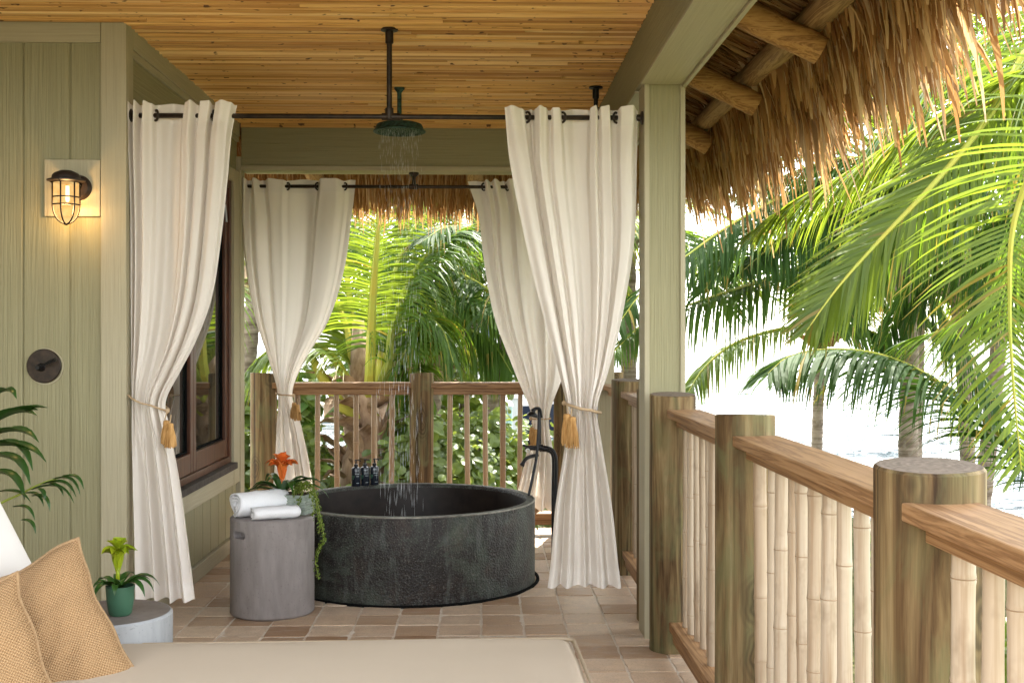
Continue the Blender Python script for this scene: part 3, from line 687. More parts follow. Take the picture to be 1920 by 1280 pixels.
def curtain(label, Y, zrod, header, edges, rings, seed, tie_py, amp=1.0, hem_px=34, fine=.012, head_px=30):
    root = thing('curtain', label, 'curtain', (W(edges[0][1],edges[0][0],Y).x, Y, zrod), 'linen curtains tied back around the tub')
    xl0, xr0 = header[0][0], header[-1][0]
    H = [((p-xl0)/(xr0-xl0), y) for p, y in header]
    L = [(e[0], e[1]) for e in edges]; Rr = [(e[0], e[2]) for e in edges]
    top, bot = edges[0][0], edges[-1][0]; k = Y/FPX
    def smooth(tab, x):
        i = 0
        while i < len(tab)-2 and x > tab[i+1][0]: i += 1
        p = [tab[max(i-1,0)], tab[i], tab[i+1], tab[min(i+2,len(tab)-1)]]
        (x1,b),(x2,c) = p[1],p[2]; t = min(max((x-x1)/(x2-x1),0),1)
        m1 = (c-p[0][1])/(x2-p[0][0])*(x2-x1); m2 = (p[3][1]-b)/(p[3][0]-x1)*(x2-x1)
        return (2*t**3-3*t*t+1)*b+(t**3-2*t*t+t)*m1+(-2*t**3+3*t*t)*c+(t**3-t*t)*m2
    def fn(u, v):
        py = top + (bot-top)*v
        a, b = smooth(L, py), smooth(Rr, py)
        near = math.exp(-((py-tie_py)/70)**2); low = min(max((py-tie_py)/120, 0), 1)
        hd = max(0, 1-v*9)
        uu = u + (1-hd)*(.018*math.sin(2*math.pi*(3*u+.3)+seed)*(1-near))
        f = sinterp(H, min(max(u + .03*(1-hd)*mnoise.noise(V((u*4+seed, v*2.2, 0))),0),1))
        f = f*amp*(1 - .25*(1-hd))*(1-.35*near)*(1-.78*low) + low*.034*math.sin(2*math.pi*(4.2*u)+seed+.6*math.sin(5*u+seed))
        f += near*fine*3.2*mnoise.noise(V((u*17+seed*5, v*.8, 9))) + (1-hd)*.030*mnoise.noise(V((u*9+seed*2, v*1.1, 5)))*(.4+.6*v)
        f += (1-hd)*.012*mnoise.noise(V((u*7+seed*3, v*3, 2)))
        bow = -.05*near*math.sin(math.pi*u)
        p = W(a+(b-a)*uu, py, Y)
        if v == 0: p.z += .35*abs(f)-.006
        if v > .9: p.z += .10*f*(v-.9)*10
        return V((p.x, Y + f + bow, p.z))
    NU, NV = 170, 110
    m = MB(); m.grid(fn, NU, NV, uv=False)
    ht = head_px/(bot-top); hb = 1-hem_px/(bot-top)
    for i in range(len(m.m)):
        v = (i//NU+.5)/NV
        if v < ht or v > hb: m.m[i] = 1
    for j in range(NV+1):
        v = j/NV
        if v < ht or v > hb:
            for i in range(NU+1):
                x, y, z = m.v[j*(NU+1)+i]; m.v[j*(NU+1)+i] = (x, y-.0025, z)
    m.build('cloth', [CURT, HEM], root, smooth=True)
    for px, side in rings:
        x = W(px, 300, Y).x
        MB().torus((x, Y-.004, zrod), .0235, .0058, (.80*side, -.6, 0), 24, 8).build('eyelet', BRONZE, root, smooth=True)
    return root
curtain('front left curtain beside the wall lantern, tied back low with a thin rope', YR, ZR,
  [(240,0),(244,-.04),(250,.02),(257,-.05),(266,.02),(274,-.045),(286,-.02),(296,.015),(320,.05),(344,.02),(351,-.03),(362,-.05),(374,0),(381,-.04),(397,-.045),(403,.03),(408,-.03),(420,-.05),(436,-.03),(445,.01)],
  [(196,240,444),(250,239,434),(330,241,427),(450,244,414),(560,245,396),(640,246,367),(700,246,336),(752,247,311),(800,246,318),(900,247,336),(1000,250,350),(1124,252,366)], [(293,-1),(402,-1)], 1.3, 752)
curtain('front right curtain against the porch column, gathered by a thick rope with tassels', YR, ZR,
  [(945,-.03),(958,-.05),(978,-.02),(987,.01),(996,.04),(1003,-.02),(1011,-.05),(1022,-.03),(1030,.01),(1036,-.03),(1047,-.03),(1055,.01),(1078,.05),(1103,.03),(1107,-.03),(1116,-.05),(1122,0),(1126,-.04),(1141,-.05),(1146,.02),(1155,.01),(1165,-.04),(1185,-.05),(1197,0)],
  [(206,946,1196),(300,956,1195),(450,985,1190),(600,1021,1166),(700,1048,1140),(765,1062,1120),(830,1059,1128),(950,1041,1147),(1050,1033,1158),(1098,1027,1164)], [(988,-1),(1054,-1),(1155,1)], 4.1, 768)
curtain('back left curtain, sunlit from outside, tied beside the left log post', YB, ZB,
  [(452,0),(460,-.05),(468,.02),(478,-.05),(492,.02),(505,-.04),(530,-.02),(541,.01),(567,.05),(594,.01),(603,-.04),(630,-.04),(645,.0),(655,.04),(665,.03)],
  [(338,452,666),(400,455,662),(500,463,648),(600,481,617),(680,506,569),(738,521,548),(800,519,566),(870,516,582),(955,510,596)], [(540,-1),(596,1),(647,-1)], 2.2, 738, 1.0, 20, .01, 20)
curtain('back right curtain hanging behind the tub filler', YB, ZB,
  [(877,.02),(892,.03),(905,.01),(912,-.04),(920,0),(928,-.05),(944,.03),(955,-.05),(970,-.04),(990,.04),(1010,-.05),(1030,.03),(1050,-.05),(1084,0)],
  [(340,877,1084),(400,893,1082),(500,906,1078),(600,926,1070),(700,965,1055),(782,997,1030),(850,986,1037),(955,960,1040)], [(907,1),(952,-1)], 5.7, 784, 1.0, 22, .01, 20)
def tassel(m, p, L, w, rr):
    p = V(p)
    m.tube([p, p+V((rr.uniform(-.01,.01),-.01,-.035))], .003, 6, 0); q = p+V((0,-.01,-.035))
    m.lathe([(0,0),(w*.32,-.004),(w*.36,-.018),(w*.30,-.03)], q, 12, 1)
    for i in range(46):
        a = rr.uniform(0, 2*math.pi); r0 = w*.26; r1 = w*rr.uniform(.3,.62)
        s = q+V((r0*math.cos(a), r0*math.sin(a), -.024)); e = q+V((r1*math.cos(a), r1*math.sin(a), -L+rr.uniform(-.012,.008)))
        m.tube([s, s*.5+e*.5+V((math.cos(a),math.sin(a),0))*w*.06, e], [.0034,.0038,.0026], 4, 1)
def tieback(label, Y, a, b, side, tpos, n, L, w, rad=.005, dy=.085):
    rr = random.Random(int(Y*100)+len(label)); root = thing('curtain_tieback', label, 'tieback', W((a[0]+b[0])/2, (a[1]+b[1])/2, Y))
    A, B = W(a[0],a[1],Y), W(b[0],b[1],Y); pts = []
    for i in range(25):
        t = 2*math.pi*i/24; c = .5-.5*math.cos(t); p = A.lerp(B, c); pts.append(V((p.x + (.012 if c > .5 else -.012), Y - dy*math.sin(t), p.z)))
    m = MB(); m.tube(pts, rad, 8, caps=False); m.lathe([(0,-.014),(.011,-.006),(.011,.006),(0,.014)], (A if side < 0 else B)+V((.012*side,-.02,0)), 10)
    m.build('rope', ROPE, root, smooth=True)
    for i in range(n):
        tm = MB(); p = W(tpos[0], tpos[1], Y-.10)+V((i*.022*(-side if side<0 else 1), -.015*i, -.012*i)); tassel(tm, p, L, w, rr); tm.build('tassel', [ROPE, TASS], root)
tieback('thin rope with two raffia tassels on the front left curtain', YR, (246,738), (311,769), 1, (313,772), 2, .105, .042, .0042)
tieback('thick rope with two full raffia tassels on the front right curtain', YR, (1062,755), (1121,773), -1, (1063,760), 2, .135, .052, .007, .095)
tieback('rope with a raffia tassel on the back left curtain', YB, (521,737), (548,741), 1, (552,744), 2, .10, .045, .005, .075)
tieback('rope with a raffia tassel on the back right curtain by the tub filler', YB, (998,784), (1029,784), -1, (997,790), 2, .12, .042, .005, .075)

# ------------------------------------------------------------------ shower head and falling water
sx, sy = -.47, 6.75
sz = W(748, 247, sy).z
sh = thing('rain_shower', 'round green verdigris rain shower head on a short ceiling pipe', 'shower head', (sx, sy, ZC))
MB().tube([(sx,sy,ZC-.006),(sx,sy,sz+.06)], .013, 12).lathe([(.013,-.03),(.03,-.008),(.03,0)], (sx,sy,ZC-.007), 16).lathe([(.013,0),(.02,-.006),(.02,-.035),(.026,-.05)], (sx,sy,sz+.085), 14).build('pipe', VERDI, sh, smooth=True, auto=40)
hd = MB().lathe([(0,.062),(.04,.058),(.10,.05),(.128,.040),(.136,.026),(.138,.012),(.150,.004),(.150,-.003),(.142,-.006),(.136,-.002),(0,-.002)], (sx,sy,sz), 40).build('head', VERDI, sh, smooth=True, auto=35)
nz = MB(); rr = random.Random(3)
for rg, n in ((.03,8),(.06,14),(.09,20),(.12,26)):
    for i in range(n):
        a = 2*math.pi*i/n; nz.lathe([(.0035,0),(.002,-.005),(0,-.005)], (sx+rg*math.cos(a), sy+rg*math.sin(a), sz-.002), 6)
kind(nz.build('nozzles', VERDI, hd), 'stuff')
mw = NM('falling_water'); mw.col((.88,.90,.91)).rough(.2, .6); mw.b.inputs['Transmission Weight'].default_value = .12; mw.b.inputs['IOR'].default_value = 1.33
dr = MB()
for i in range(900):
    q = rr.random()**.5; a = rr.uniform(0, 2*math.pi); z = sz - .01 - (sz-.12)*rr.random()**1.5
    t = (sz - z)/sz; r = (.128*q)*(1+.12*t)
    x, y = sx+r*math.cos(a), sy+r*math.sin(a); L = rr.uniform(.016,.040)*(1+1.2*t); s = rr.uniform(.0005,.0008)
    dr.add([(x,y,z+L),(x+s,y,z),(x-.5*s,y+.87*s,z),(x-.5*s,y-.87*s,z),(x,y,z-L*.45)], [(0,1,2),(0,2,3),(0,3,1),(4,2,1),(4,3,2),(4,1,3)])
tag(dr.build('water_spray', mw.mat, smooth=True), 'fine falling drops from the rain shower head into the tub', 'water', kind='stuff')

# ------------------------------------------------------------------ tub, filler, bottles
tb_ = thing('bathtub', 'large round dark patinated copper tub sunk into the paved floor', 'bathtub', (TUBX, TUBY, 0))
Ro, Ri = TUBR, TUBR-.052
MB().lathe([(Ro,-.03),(Ro,.05),(Ro+.001,.25),(Ro,TUBZ-.01),(Ro-.006,TUBZ),(Ri+.006,TUBZ),(Ri,TUBZ-.008),(Ri-.001,TUBZ-.02)], (TUBX,TUBY,0), 128).build('shell', TUB, tb_, smooth=True, auto=45)
MB().lathe([(Ri-.001,TUBZ-.02),(Ri-.01,.2),(Ri-.03,.02),(Ri-.10,-.02),(0,-.02)], (TUBX,TUBY,0), 96).build('inner_wall', TUBIN, tb_, smooth=True, auto=60)
MB().torus((TUBX,TUBY,TUBZ-.003), Ro-.003, .0045, n=128, k=8).build('rim_bead', m_metal('worn_rim', (.16,.15,.13), (.36,.34,.30), .35), tb_, smooth=True)
MB().lathe([(Ro+.002,-.03),(Ro+.002,.0075),(Ro+.020,.0075),(Ro+.022,-.03)], (TUBX+.006,TUBY,0), 96).build('base_shadow_ring', BLACK, tb_)  # the tub's contact shadow, put in as a black ring round its foot
fl = thing('tub_filler', 'black floor standing tub filler with hand shower at the right rim', 'tub filler', (.45, 7.05, 0))
YFI = 7.05
def P(px, py, d=0): return W(px, py, YFI) + V((0, d, 0))
MB().tube(cr([P(1000,838), P(1020,838), P(1034,842), P(1041,853), P(1043,872), P(1042,930), V((P(1042,930).x, YFI, .0))], 24), .0105, 12).tube(cr([P(1012,845,.03), P(1028,846,.03), P(1036,853,.03), P(1038,872,.03), P(1037,930,.03), V((P(1037,930).x, YFI+.03, 0))], 20), .0085, 10).build('riser', BLACKM, fl, smooth=True)
MB().tube([P(984,838,-.02), P(1018,840,-.02)], .014, 12).lathe([(0,-.02),(.02,-.018),(.02,.018),(0,.02)], P(1012,838,-.02), 14, ax=(1,0,0)).lathe([(0,-.02),(.018,-.018),(.018,.018),(0,.02)], P(1020,841,0), 14, ax=(1,0,0)).build('mixer_body', BLACKM, fl, smooth=True, auto=50)
MB().tube([P(992,832,-.03), P(991,824,-.03)], .006, 8).tube([P(986,836,-.02), P(981,833,-.03)], .008, 8).build('tap_handle', BLACKM, fl, smooth=True)
MB().torus(P(989,843,-.045), .010, .0035, (0,-1,0), 18, 6).build('tap_index', m_simple('white_enamel', (.8,.8,.78), .3), fl, smooth=True)
MB().tube(cr([P(1008,852,-.02), P(994,854,-.05), P(984,858,-.09), P(977,869,-.11)], 14), [.011]*12+[.0115,.014,.015], 12).build('spout', BLACKM, fl, smooth=True)
hp = cr([P(1010,768,-.04), P(1009,800,-.06), P(1005,850,-.09), P(997,890,-.12), P(989,925,-.15), P(986,944,-.17)], 40)
MB().tube(hp, .0085, 10).build('shower_hose', BLACKM, fl, smooth=True)
MB().tube([P(1012,836,-.03), P(1012,780,-.03), P(1011,768,-.03)], .007, 10).tube(cr([P(1014,782,-.035), P(1011,766,-.045), P(1003,765,-.05), P(998,770,-.055)], 10), [.010]*8+[.012,.014,.016], 12).lathe([(0,.018),(.015,.016),(.030,.006),(.036,-.006),(.034,-.012),(0,-.012)], P(998,776,-.06), 20, ax=(.3,.1,1)).build('hand_shower', BLACKM, fl, smooth=True, auto=50)
DBOT = m_simple('navy_bottle', (.012,.016,.024), .25, .5); DTXT = m_simple('pale_print', (.32,.36,.38), .5); DGRN = m_simple('green_leaf_print', (.03,.085,.055), .5)
for i, (px, lab) in enumerate(((667.5,'leftmost of three dark pump bottles on the back rim of the tub'),(684.5,'middle one of three dark pump bottles on the back rim of the tub'),(702,'rightmost of three dark pump bottles on the back rim of the tub'))):
    yb = TUBY + math.sqrt(max((TUBR-.026)**2 - (W(px,905,7.45).x-TUBX)**2, 0)); x = W(px, 905, yb).x; z = TUBZ
    b = thing('pump_bottle', lab, 'bottle', (x, yb, z), 'pump bottles on the tub rim')
    MB().lathe([(0,.001),(.027,.001),(.029,.004),(.029,.108),(.026,.116),(.012,.122),(.011,.128)], (x,yb,z), 24).build('bottle_body', DBOT, b, smooth=True, auto=40)
    pm = MB().lathe([(.013,.123),(.013,.136),(.008,.138),(.005,.14),(.005,.158),(.009,.159),(.009,.166),(0,.167)], (x,yb,z), 14)
    pm.tube([V((x,yb,z+.163)), V((x+.025,yb-.012,z+.162)), V((x+.030,yb-.014,z+.155))], .004, 8); pm.build('pump', BLACKM, b, smooth=True, auto=40)
    lb = MB(); lg = MB()
    def strip(m, a0, a1, z0, z1):
        n = 5; vs = []
        for k in range(n+1):
            a = a0+(a1-a0)*k/n; vs += [(x+.0294*math.sin(a), yb-.0294*math.cos(a), z+z0), (x+.0294*math.sin(a), yb-.0294*math.cos(a), z+z1)]
        m.add(vs, [(2*k,2*k+2,2*k+3,2*k+1) for k in range(n)])
    for z0, a0, a1 in ((.098,-.2,.75),(.076,-.1,.8),(.062,.15,.8),(.020,.2,.8)): strip(lb, a0, a1, z0, z0+.003)
    strip(lg, -1.0, -.2, .055, .068); strip(lg, -.9, -.35, .044, .054)
    lb.build('label_print', DTXT, b); lg.build('label_leaf', DGRN, b)

# ------------------------------------------------------------------ concrete side tables, towels, plants on them
def boolean_cut(o, cut):
    md = o.modifiers.new('c', 'BOOLEAN'); md.object = cut; md.operation = 'DIFFERENCE'; md.solver = 'EXACT'
    dg = bpy.context.evaluated_depsgraph_get(); dg.update(); me = bpy.data.meshes.new_from_object(o.evaluated_get(dg))
    o.modifiers.clear(); o.data = me; bpy.data.objects.remove(cut)
    me.polygons.foreach_set('use_smooth', [True]*len(me.polygons))
    try: me.set_sharp_from_angle(angle=R(35))
    except Exception: pass
def side_table(label, x, y, r, h, mt, mtop, ang):
    t = thing('side_table', label, 'side table', (x, y, 0), 'drum side tables')
    o = MB().lathe([(0,.0),(r-.01,.0),(r,.01),(r,h-.008),(r-.007,h),(0,h)], (x,y,0), 72).build('drum', mt, t, smooth=True)
    d = V((math.sin(ang), -math.cos(ang), 0)); s = V((d.y*-1, d.x, 0)); c = V((x,y,h-.075)) + d*r
    prof = []
    for k in range(24):
        a = 2*math.pi*k/24; prof.append((.030*(1 if math.cos(a) > 0 else -1) + .016*math.cos(a), .018*math.sin(a)))
    vs = [c - d*.05 + s*p + V((0,0,q)) for p, q in prof] + [c + d*.05 + s*p + V((0,0,q)) for p, q in prof]
    cut = MB().add(vs, [tuple(range(23,-1,-1)), tuple(range(24,48))] + [(k,(k+1)%24,24+(k+1)%24,24+k) for k in range(24)]).build('cutter', mt)
    boolean_cut(o, cut)
    MB().lathe([(r-.009,h+.0005),(0,h+.0012)], (x,y,0), 64).build('table_top', mtop, t)
    return t
T1X, T1Y, T1H = -1.062, 6.0, .49; T2X, T2Y = -1.225, 3.905
side_table('tall grey brown drum table with slot handle carrying the white towels', T1X, T1Y, .211, T1H, CONC, CONC, -.72)
side_table('blue grey drum table beside the daybed under the small green pot', T2X, T2Y, .2, T1H, CONC2, CONCT, 2.4)
def towel(name, label, c, ax, r, L, flat, turns, seed):
    rr = random.Random(seed); ax = V(ax).normalized(); up = V((0,0,1)); sd = up.cross(ax).normalized(); n = int(turns*26); m = MB()
    NL = 14; off = [[rr.uniform(-.002,.002) for _ in range(NL+1)] for _ in range(n+1)]
    def pt(k, j, inner):
        t = k/n; a = 2*math.pi*turns*t + 2.6; rad = r*(.16+.84*t) - (.0095 if inner else 0)
        e = 1 - .05*abs(2*j/NL-1)**6
        lop = .006*mnoise.noise(V((a*1.2, j*.45, seed)))
        p = V(c) + ax*(L*(j/NL-.5) + .006*math.sin(a*2+seed)*(1 if j in (0,NL) else .3)) + (sd*math.cos(a)*1.06 + up*math.sin(a)*flat)*(rad*e+lop)
        p.z += .0
        return p
    vs = []; 
    for inner in (0, 1):
        for k in range(n+1):
            for j in range(NL+1): vs.append(pt(k, j, inner))
    w_ = NL+1; o = (n+1)*w_; fs = []
    for k in range(n):
        for j in range(NL):
            fs.append((k*w_+j, k*w_+j+1, (k+1)*w_+j+1, (k+1)*w_+j)); fs.append((o+k*w_+j, o+(k+1)*w_+j, o+(k+1)*w_+j+1, o+k*w_+j+1))
        fs.append((k*w_, (k+1)*w_, o+(k+1)*w_, o+k*w_)); fs.append((k*w_+NL, o+k*w_+NL, o+(k+1)*w_+NL, (k+1)*w_+NL))
    for j in range(NL): fs.append((n*w_+j, n*w_+j+1, o+n*w_+j+1, o+n*w_+j))
    t = m.add(vs, fs).build(name, TERRY, smooth=True); tag(t, label, 'towel'); return t
towel('rolled_towel', 'larger white rolled towel with its spiral end showing on the drum table', (T1X-.062, T1Y-.02, T1H+.070), (.80,.60,0), .069, .27, .97, 3.4, 3)
towel('folded_towel', 'small flat white folded towel in front of the rolled one', (T1X+.035, T1Y-.125, T1H+.036), (.93,.36,0), .050, .23, .70, 2.3, 8)

def strap(m, base, d, L, w, droop, rr, segs=8, mi=0, fold=.25):
    d = V(d).normalized(); p = V(base); pts = [p.copy()]
    for s in range(segs):
        d = (d + V((0,0,-1))*droop*(s/segs)*1.2).normalized(); p = p + d*(L/segs); pts.append(p.copy())
    hz = V((-d.y, d.x, 0)); hz = hz.normalized() if hz.length > 1e-3 else V((1,0,0)); vs = []
    for i, q in enumerate(pts):
        t = i/segs; ww = w*(.55+.6*math.sin(math.pi*min(t*1.15,.98)))*(1 if t < .8 else max((1-t)/.2,.04)**.7)
        vs += [q - hz*ww*.5 + V((0,0,ww*fold)), q, q + hz*ww*.5 + V((0,0,ww*fold))]
    m.add(vs, [f for i in range(segs) for f in ((3*i,3*i+1,3*i+4,3*i+3),(3*i+1,3*i+2,3*i+5,3*i+4))], mi)
def bromeliad(label, c, nl, L, w, flower, fh, fr, mt, leaves=None, seed=1):
    rr = random.Random(seed); root = thing('bromeliad', label, 'potted flower', c)
    for i in range(nl):
        if leaves and i < len(leaves): dx, dy, dz, l, dp = leaves[i]
        else:
            a = i*2.4; el = rr.uniform(.45,1.2); dx, dy, dz, l, dp = math.cos(a), math.sin(a), el, L*rr.uniform(.7,1.05), rr.uniform(.35,.6)
        m = MB(); strap(m, V(c)+V((dx,dy,0)).normalized()*.008, (dx,dy,dz), l, w*rr.uniform(.85,1.1), dp, rr); m.build('leaf', POTL, root, smooth=True)
    fm = MB(); fm.tube([V(c), V(c)+V((0,0,fh*.6))], [.007,.006], 8)
    for ring, (n, zf, out, ln) in enumerate(((5,.34,.3,.55),(6,.50,.55,.50),(8,.64,.95,.50),(8,.76,1.5,.46),(7,.84,.9,.34),(6,.88,.35,.28))):
        for k in range(n):
            a = 2*math.pi*k/n + ring*.5 + rr.uniform(-.2,.2)
            strap(fm, V(c)+V((0,0,fh*zf)), (math.cos(a)*out, math.sin(a)*out, 1), fr*ln*2.2*rr.uniform(.85,1.1), fr*.42, .5 if ring in (2,3) else .15, rr, 5, 0, .35)
    fm.build('flower', mt, root, smooth=True); return root
# planter box with bromeliad and trailing vine on the tall table
PBX, PBY = W(553, 945, 6.06).x, 6.06
pb = thing('planter_box', 'small grey green ribbed planter box on the drum table', 'planter', (PBX, PBY, T1H))
rot = Matrix.Rotation(R(-14), 3, 'Z')
def rb(m, x0,x1,y0,y1,z0,z1, mi=0):
    s = len(m.v); m.box(x0,x1,y0,y1,z0,z1,mi)
    for i in range(s, len(m.v)): q = rot @ V(m.v[i]); m.v[i] = (q.x+PBX, q.y+PBY, q.z+T1H)
bm_ = MB(); rb(bm_, -.078,.078,-.062,.062,.002,.10)
PBM = m_noise('grey_green_stoneware', (.20,.24,.20), (.34,.38,.33), 40, .7)
bm_.build('box_core', PBM, pb, bevel=.003)
rr = random.Random(5)
for i in range(8):
    ms = MB(); z = .003+i*.0125; e = rr.uniform(.001,.005); rb(ms, -.080-e,.080+e,-.064-e,.064+e, z, z+.0105); ms.build('rib', PBM, pb, bevel=.0015)
so = MB(); rb(so, -.070,.070,-.054,.054,.1005,.104); so.build('soil', m_noise('dark_soil', (.02,.012,.008), (.07,.04,.025), 90), pb)
fz = T1H+.104
bromeliad('orange flowered bromeliad rising from the ribbed planter box', (W(529,920,6.06).x, 6.06, fz), 15, .24, .036, 1, .180, .088, BROMO,
  [(-1,.1,.75,.20,.55),(-.8,-.35,.9,.19,.5),(.9,.1,.75,.25,.42),(1,-.1,.5,.27,.4),(-1,0,.35,.24,.35),(.5,-.6,1.2,.16,.5),(-.3,-.6,1.3,.17,.5),(.8,.4,1.1,.2,.5)], 4)
tv = thing('trailing_plant', 'leafy green vine spilling from the planter box down the drum table', 'trailing plant', (PBX+.05, PBY-.03, fz))
vl = MB(); vs_ = MB(); rr = random.Random(21)
k6 = [[(556,912),(562,905),(568,918),(560,940),(566,965)],[(565,910),(580,905),(590,925),(594,955),(600,985)],[(570,912),(588,915),(597,945),(604,985),(608,1010),(600,1025)],[(572,914),(590,930),(598,970),(606,1000),(602,1022),(593,1040),(592,1060),(597,1082)],[(560,912),(553,918),(552,945),(562,965),(580,972)],[(562,910),(575,915),(585,935),(588,960),(583,975)],[(566,908),(582,908),(592,935),(600,965),(598,1000)]]
for i, path in enumerate(k6):
    yv = 5.985 if i in (0,4,5) else 5.90
    pts = [V((PBX+rr.uniform(-.02,.05), PBY-.03, fz))] + [W(px, py, yv + (0.03 if j == 0 else 0)) + V((0,rr.uniform(-.012,.012),0)) for j, (px,py) in enumerate(path)]
    cu = cr(pts, len(path)*9); vs_.tube(cu, .0014, 5)
    for q in cu[2:]:
        for _ in range(rr.choice((1,2,2,3))):
            n = V((rr.uniform(-1,1), rr.uniform(-1,-.1), rr.uniform(-.4,.9))).normalized(); a = n.orthogonal().normalized(); b = n.cross(a); s = rr.uniform(.005,.0095)
            c = q + V((rr.uniform(-.012,.012), rr.uniform(-.012,.006), rr.uniform(-.008,.008)))
            vl.add([c - a*s, c - b*s*.6 + n*s*.2, c + a*s, c + b*s*.6 + n*s*.2], [(0,1,2),(0,2,3)])
kind(vl.build('leaves', VINEL, tv), 'stuff'); vs_.build('stem', RACH, tv)
# green pot on the near table
GPX, GPY = W(229, 1150, 3.88).x, 3.86
gp = thing('plant_pot', 'small matte green round pot on the blue grey drum table', 'pot', (GPX, GPY, T1H))
MB().lathe([(0,.002),(.030,.002),(.036,.008),(.043,.05),(.046,.095),(.046,.098),(.042,.098),(.040,.085),(0,.085)], (GPX,GPY,T1H), 36).build('pot_body', m_simple('matte_green_glaze', (.045,.115,.068), .45), gp, smooth=True, auto=40)
MB().lathe([(.0395,.0855),(0,.088)], (GPX,GPY,T1H), 20).build('soil', m_simple('potting_soil', (.03,.02,.012), .95), gp)
bromeliad('yellow green bromeliad in the small green pot', (GPX-.008, GPY, T1H+.088), 13, .12, .026, 1, .150, .062, BROMG,
  [(1,-.1,.75,.14,.55),(.9,-.4,.7,.13,.62),(1,.2,.85,.15,.5),(-1,0,.7,.08,.5),(.15,-.9,.8,.09,.65),(-.5,-.6,.9,.075,.5)], 6)

# ------------------------------------------------------------------ lantern and shower valve on the board wall
LX, LY = W(124, 380, 5.295).x, 5.295
lz = lambda py: W(124, py, LY).z
la = thing('wall_lantern', 'dark caged bulkhead wall lantern glowing warm on the board wall', 'lamp', (LX, YF, lz(350)))
bx = W(146, 347, 5.38).x
MB().lathe([(0,.022),(.045,.020),(.056,.008),(.058,0),(0,0)], (bx, YF-.004, lz(347)), 32, ax=(0,-1,0)).build('back_plate', LAMPM, la, smooth=True, auto=40)
MB().tube([(bx, YF-.02, lz(345)), (bx-.01, YF-.05, lz(340)), (LX, LY, lz(338))], .02, 12).build('arm', LAMPM, la, smooth=True)
zb = lz(343)
MB().lathe([(.066,0),(.070,.004),(.082,.007),(.082,.013),(.062,.020),(.060,.034),(.050,.044),(.024,.055),(0,.057)], (LX,LY,zb), 36).build('cap', LAMPM, la, smooth=True, auto=40)
gh = zb - lz(421)
gpf = [(.054,0),(.054,-gh*.52)] + [(.054*math.cos(a), -gh*.52-gh*.46*math.sin(a)) for a in (.25,.5,.75,1.0,1.25,1.45,math.pi/2)]
mg = NM('warm_lamp_glass'); e = mg.n('ShaderNodeEmission'); ng = mg.noise(mg.pos((1,1,1)), 30, 3)
mg.l(mg.ramp(ng, [(.35,(1,.50,.13)),(.7,(1,.70,.28))]), e.inputs[0]); e.inputs[1].default_value = .13
tr = mg.n('ShaderNodeBsdfTransparent'); ms_ = mg.n('ShaderNodeMixShader'); ms_.inputs[0].default_value = .7
mg.l(tr.outputs[0], ms_.inputs[1]); mg.l(e.outputs[0], ms_.inputs[2]); mg.l(ms_.outputs[0], mg.out.inputs[0])
MB().lathe(gpf, (LX,LY,zb), 32).build('glass', mg.mat, la, smooth=True)
me_ = NM('bulb_glow'); ee = me_.n('ShaderNodeEmission'); ee.inputs[0].default_value = (1,.62,.25,1); ee.inputs[1].default_value = 1.6; me_.l(ee.outputs[0], me_.out.inputs[0])
MB().lathe([(0,-.012),(.008,-.014),(.009,-.075),(.005,-.085),(0,-.087)], (LX+.006,LY,zb), 14).build('bulb', me_.mat, la, smooth=True)
cg = MB()
for k in range(6):
    a = 2*math.pi*k/6 + .45
    cg.tube([(LX+(r+.004)*math.cos(a), LY+(r+.004)*math.sin(a), zb+h) for r, h in gpf[:-1]] + [(LX,LY,zb+gpf[-1][1]-.005)], .0036, 6)
for h in (.35,.53): cg.torus((LX,LY,zb-gh*h), .058, .0036, n=32, k=6)
cg.build('cage', LAMPM, la, smooth=True)
pl = bpy.data.lights.new('lantern_light', 'POINT'); pl.energy = 1.5; pl.color = (1,.58,.22); pl.shadow_soft_size = .02
po = bpy.data.objects.new('lantern_light', pl); col.objects.link(po); po.location = (LX, LY, zb-gh*.62)
po.parent = la; po.matrix_parent_inverse = la.matrix_basis.inverted()
vx, vz = W(81, 686, 5.40).x, W(81, 686, 5.40).z
sv = thing('shower_valve', 'round dark bronze shower valve plate with lever on the board wall', 'shower control', (vx, YF, vz))
MB().lathe([(0,.010),(.074,.009),(.078,.005),(.078,0),(0,0)], (vx, YF+.012, vz), 48, ax=(0,-1,0)).build('plate', BRONZE, sv, smooth=True, auto=40)
MB().lathe([(.084,.0),(.083,.004),(.078,.004)], (vx+.004, YF+.015, vz-.002), 48, ax=(0,-1,0)).build('caulk_ring', TV, sv)
MB().lathe([(0,.05),(.010,.05),(.013,.04),(.013,.01),(.020,.0)], (vx-.010, YF+.003, vz-.006), 16, ax=(0,-1,0)).tube([(vx-.010,YF-.040,vz-.006),(vx+.03,YF-.045,vz+.012),(vx+.072,YF-.048,vz+.03)], [.006,.0065,.0085], 10).build('lever', BLACKM, sv, smooth=True, auto=50)

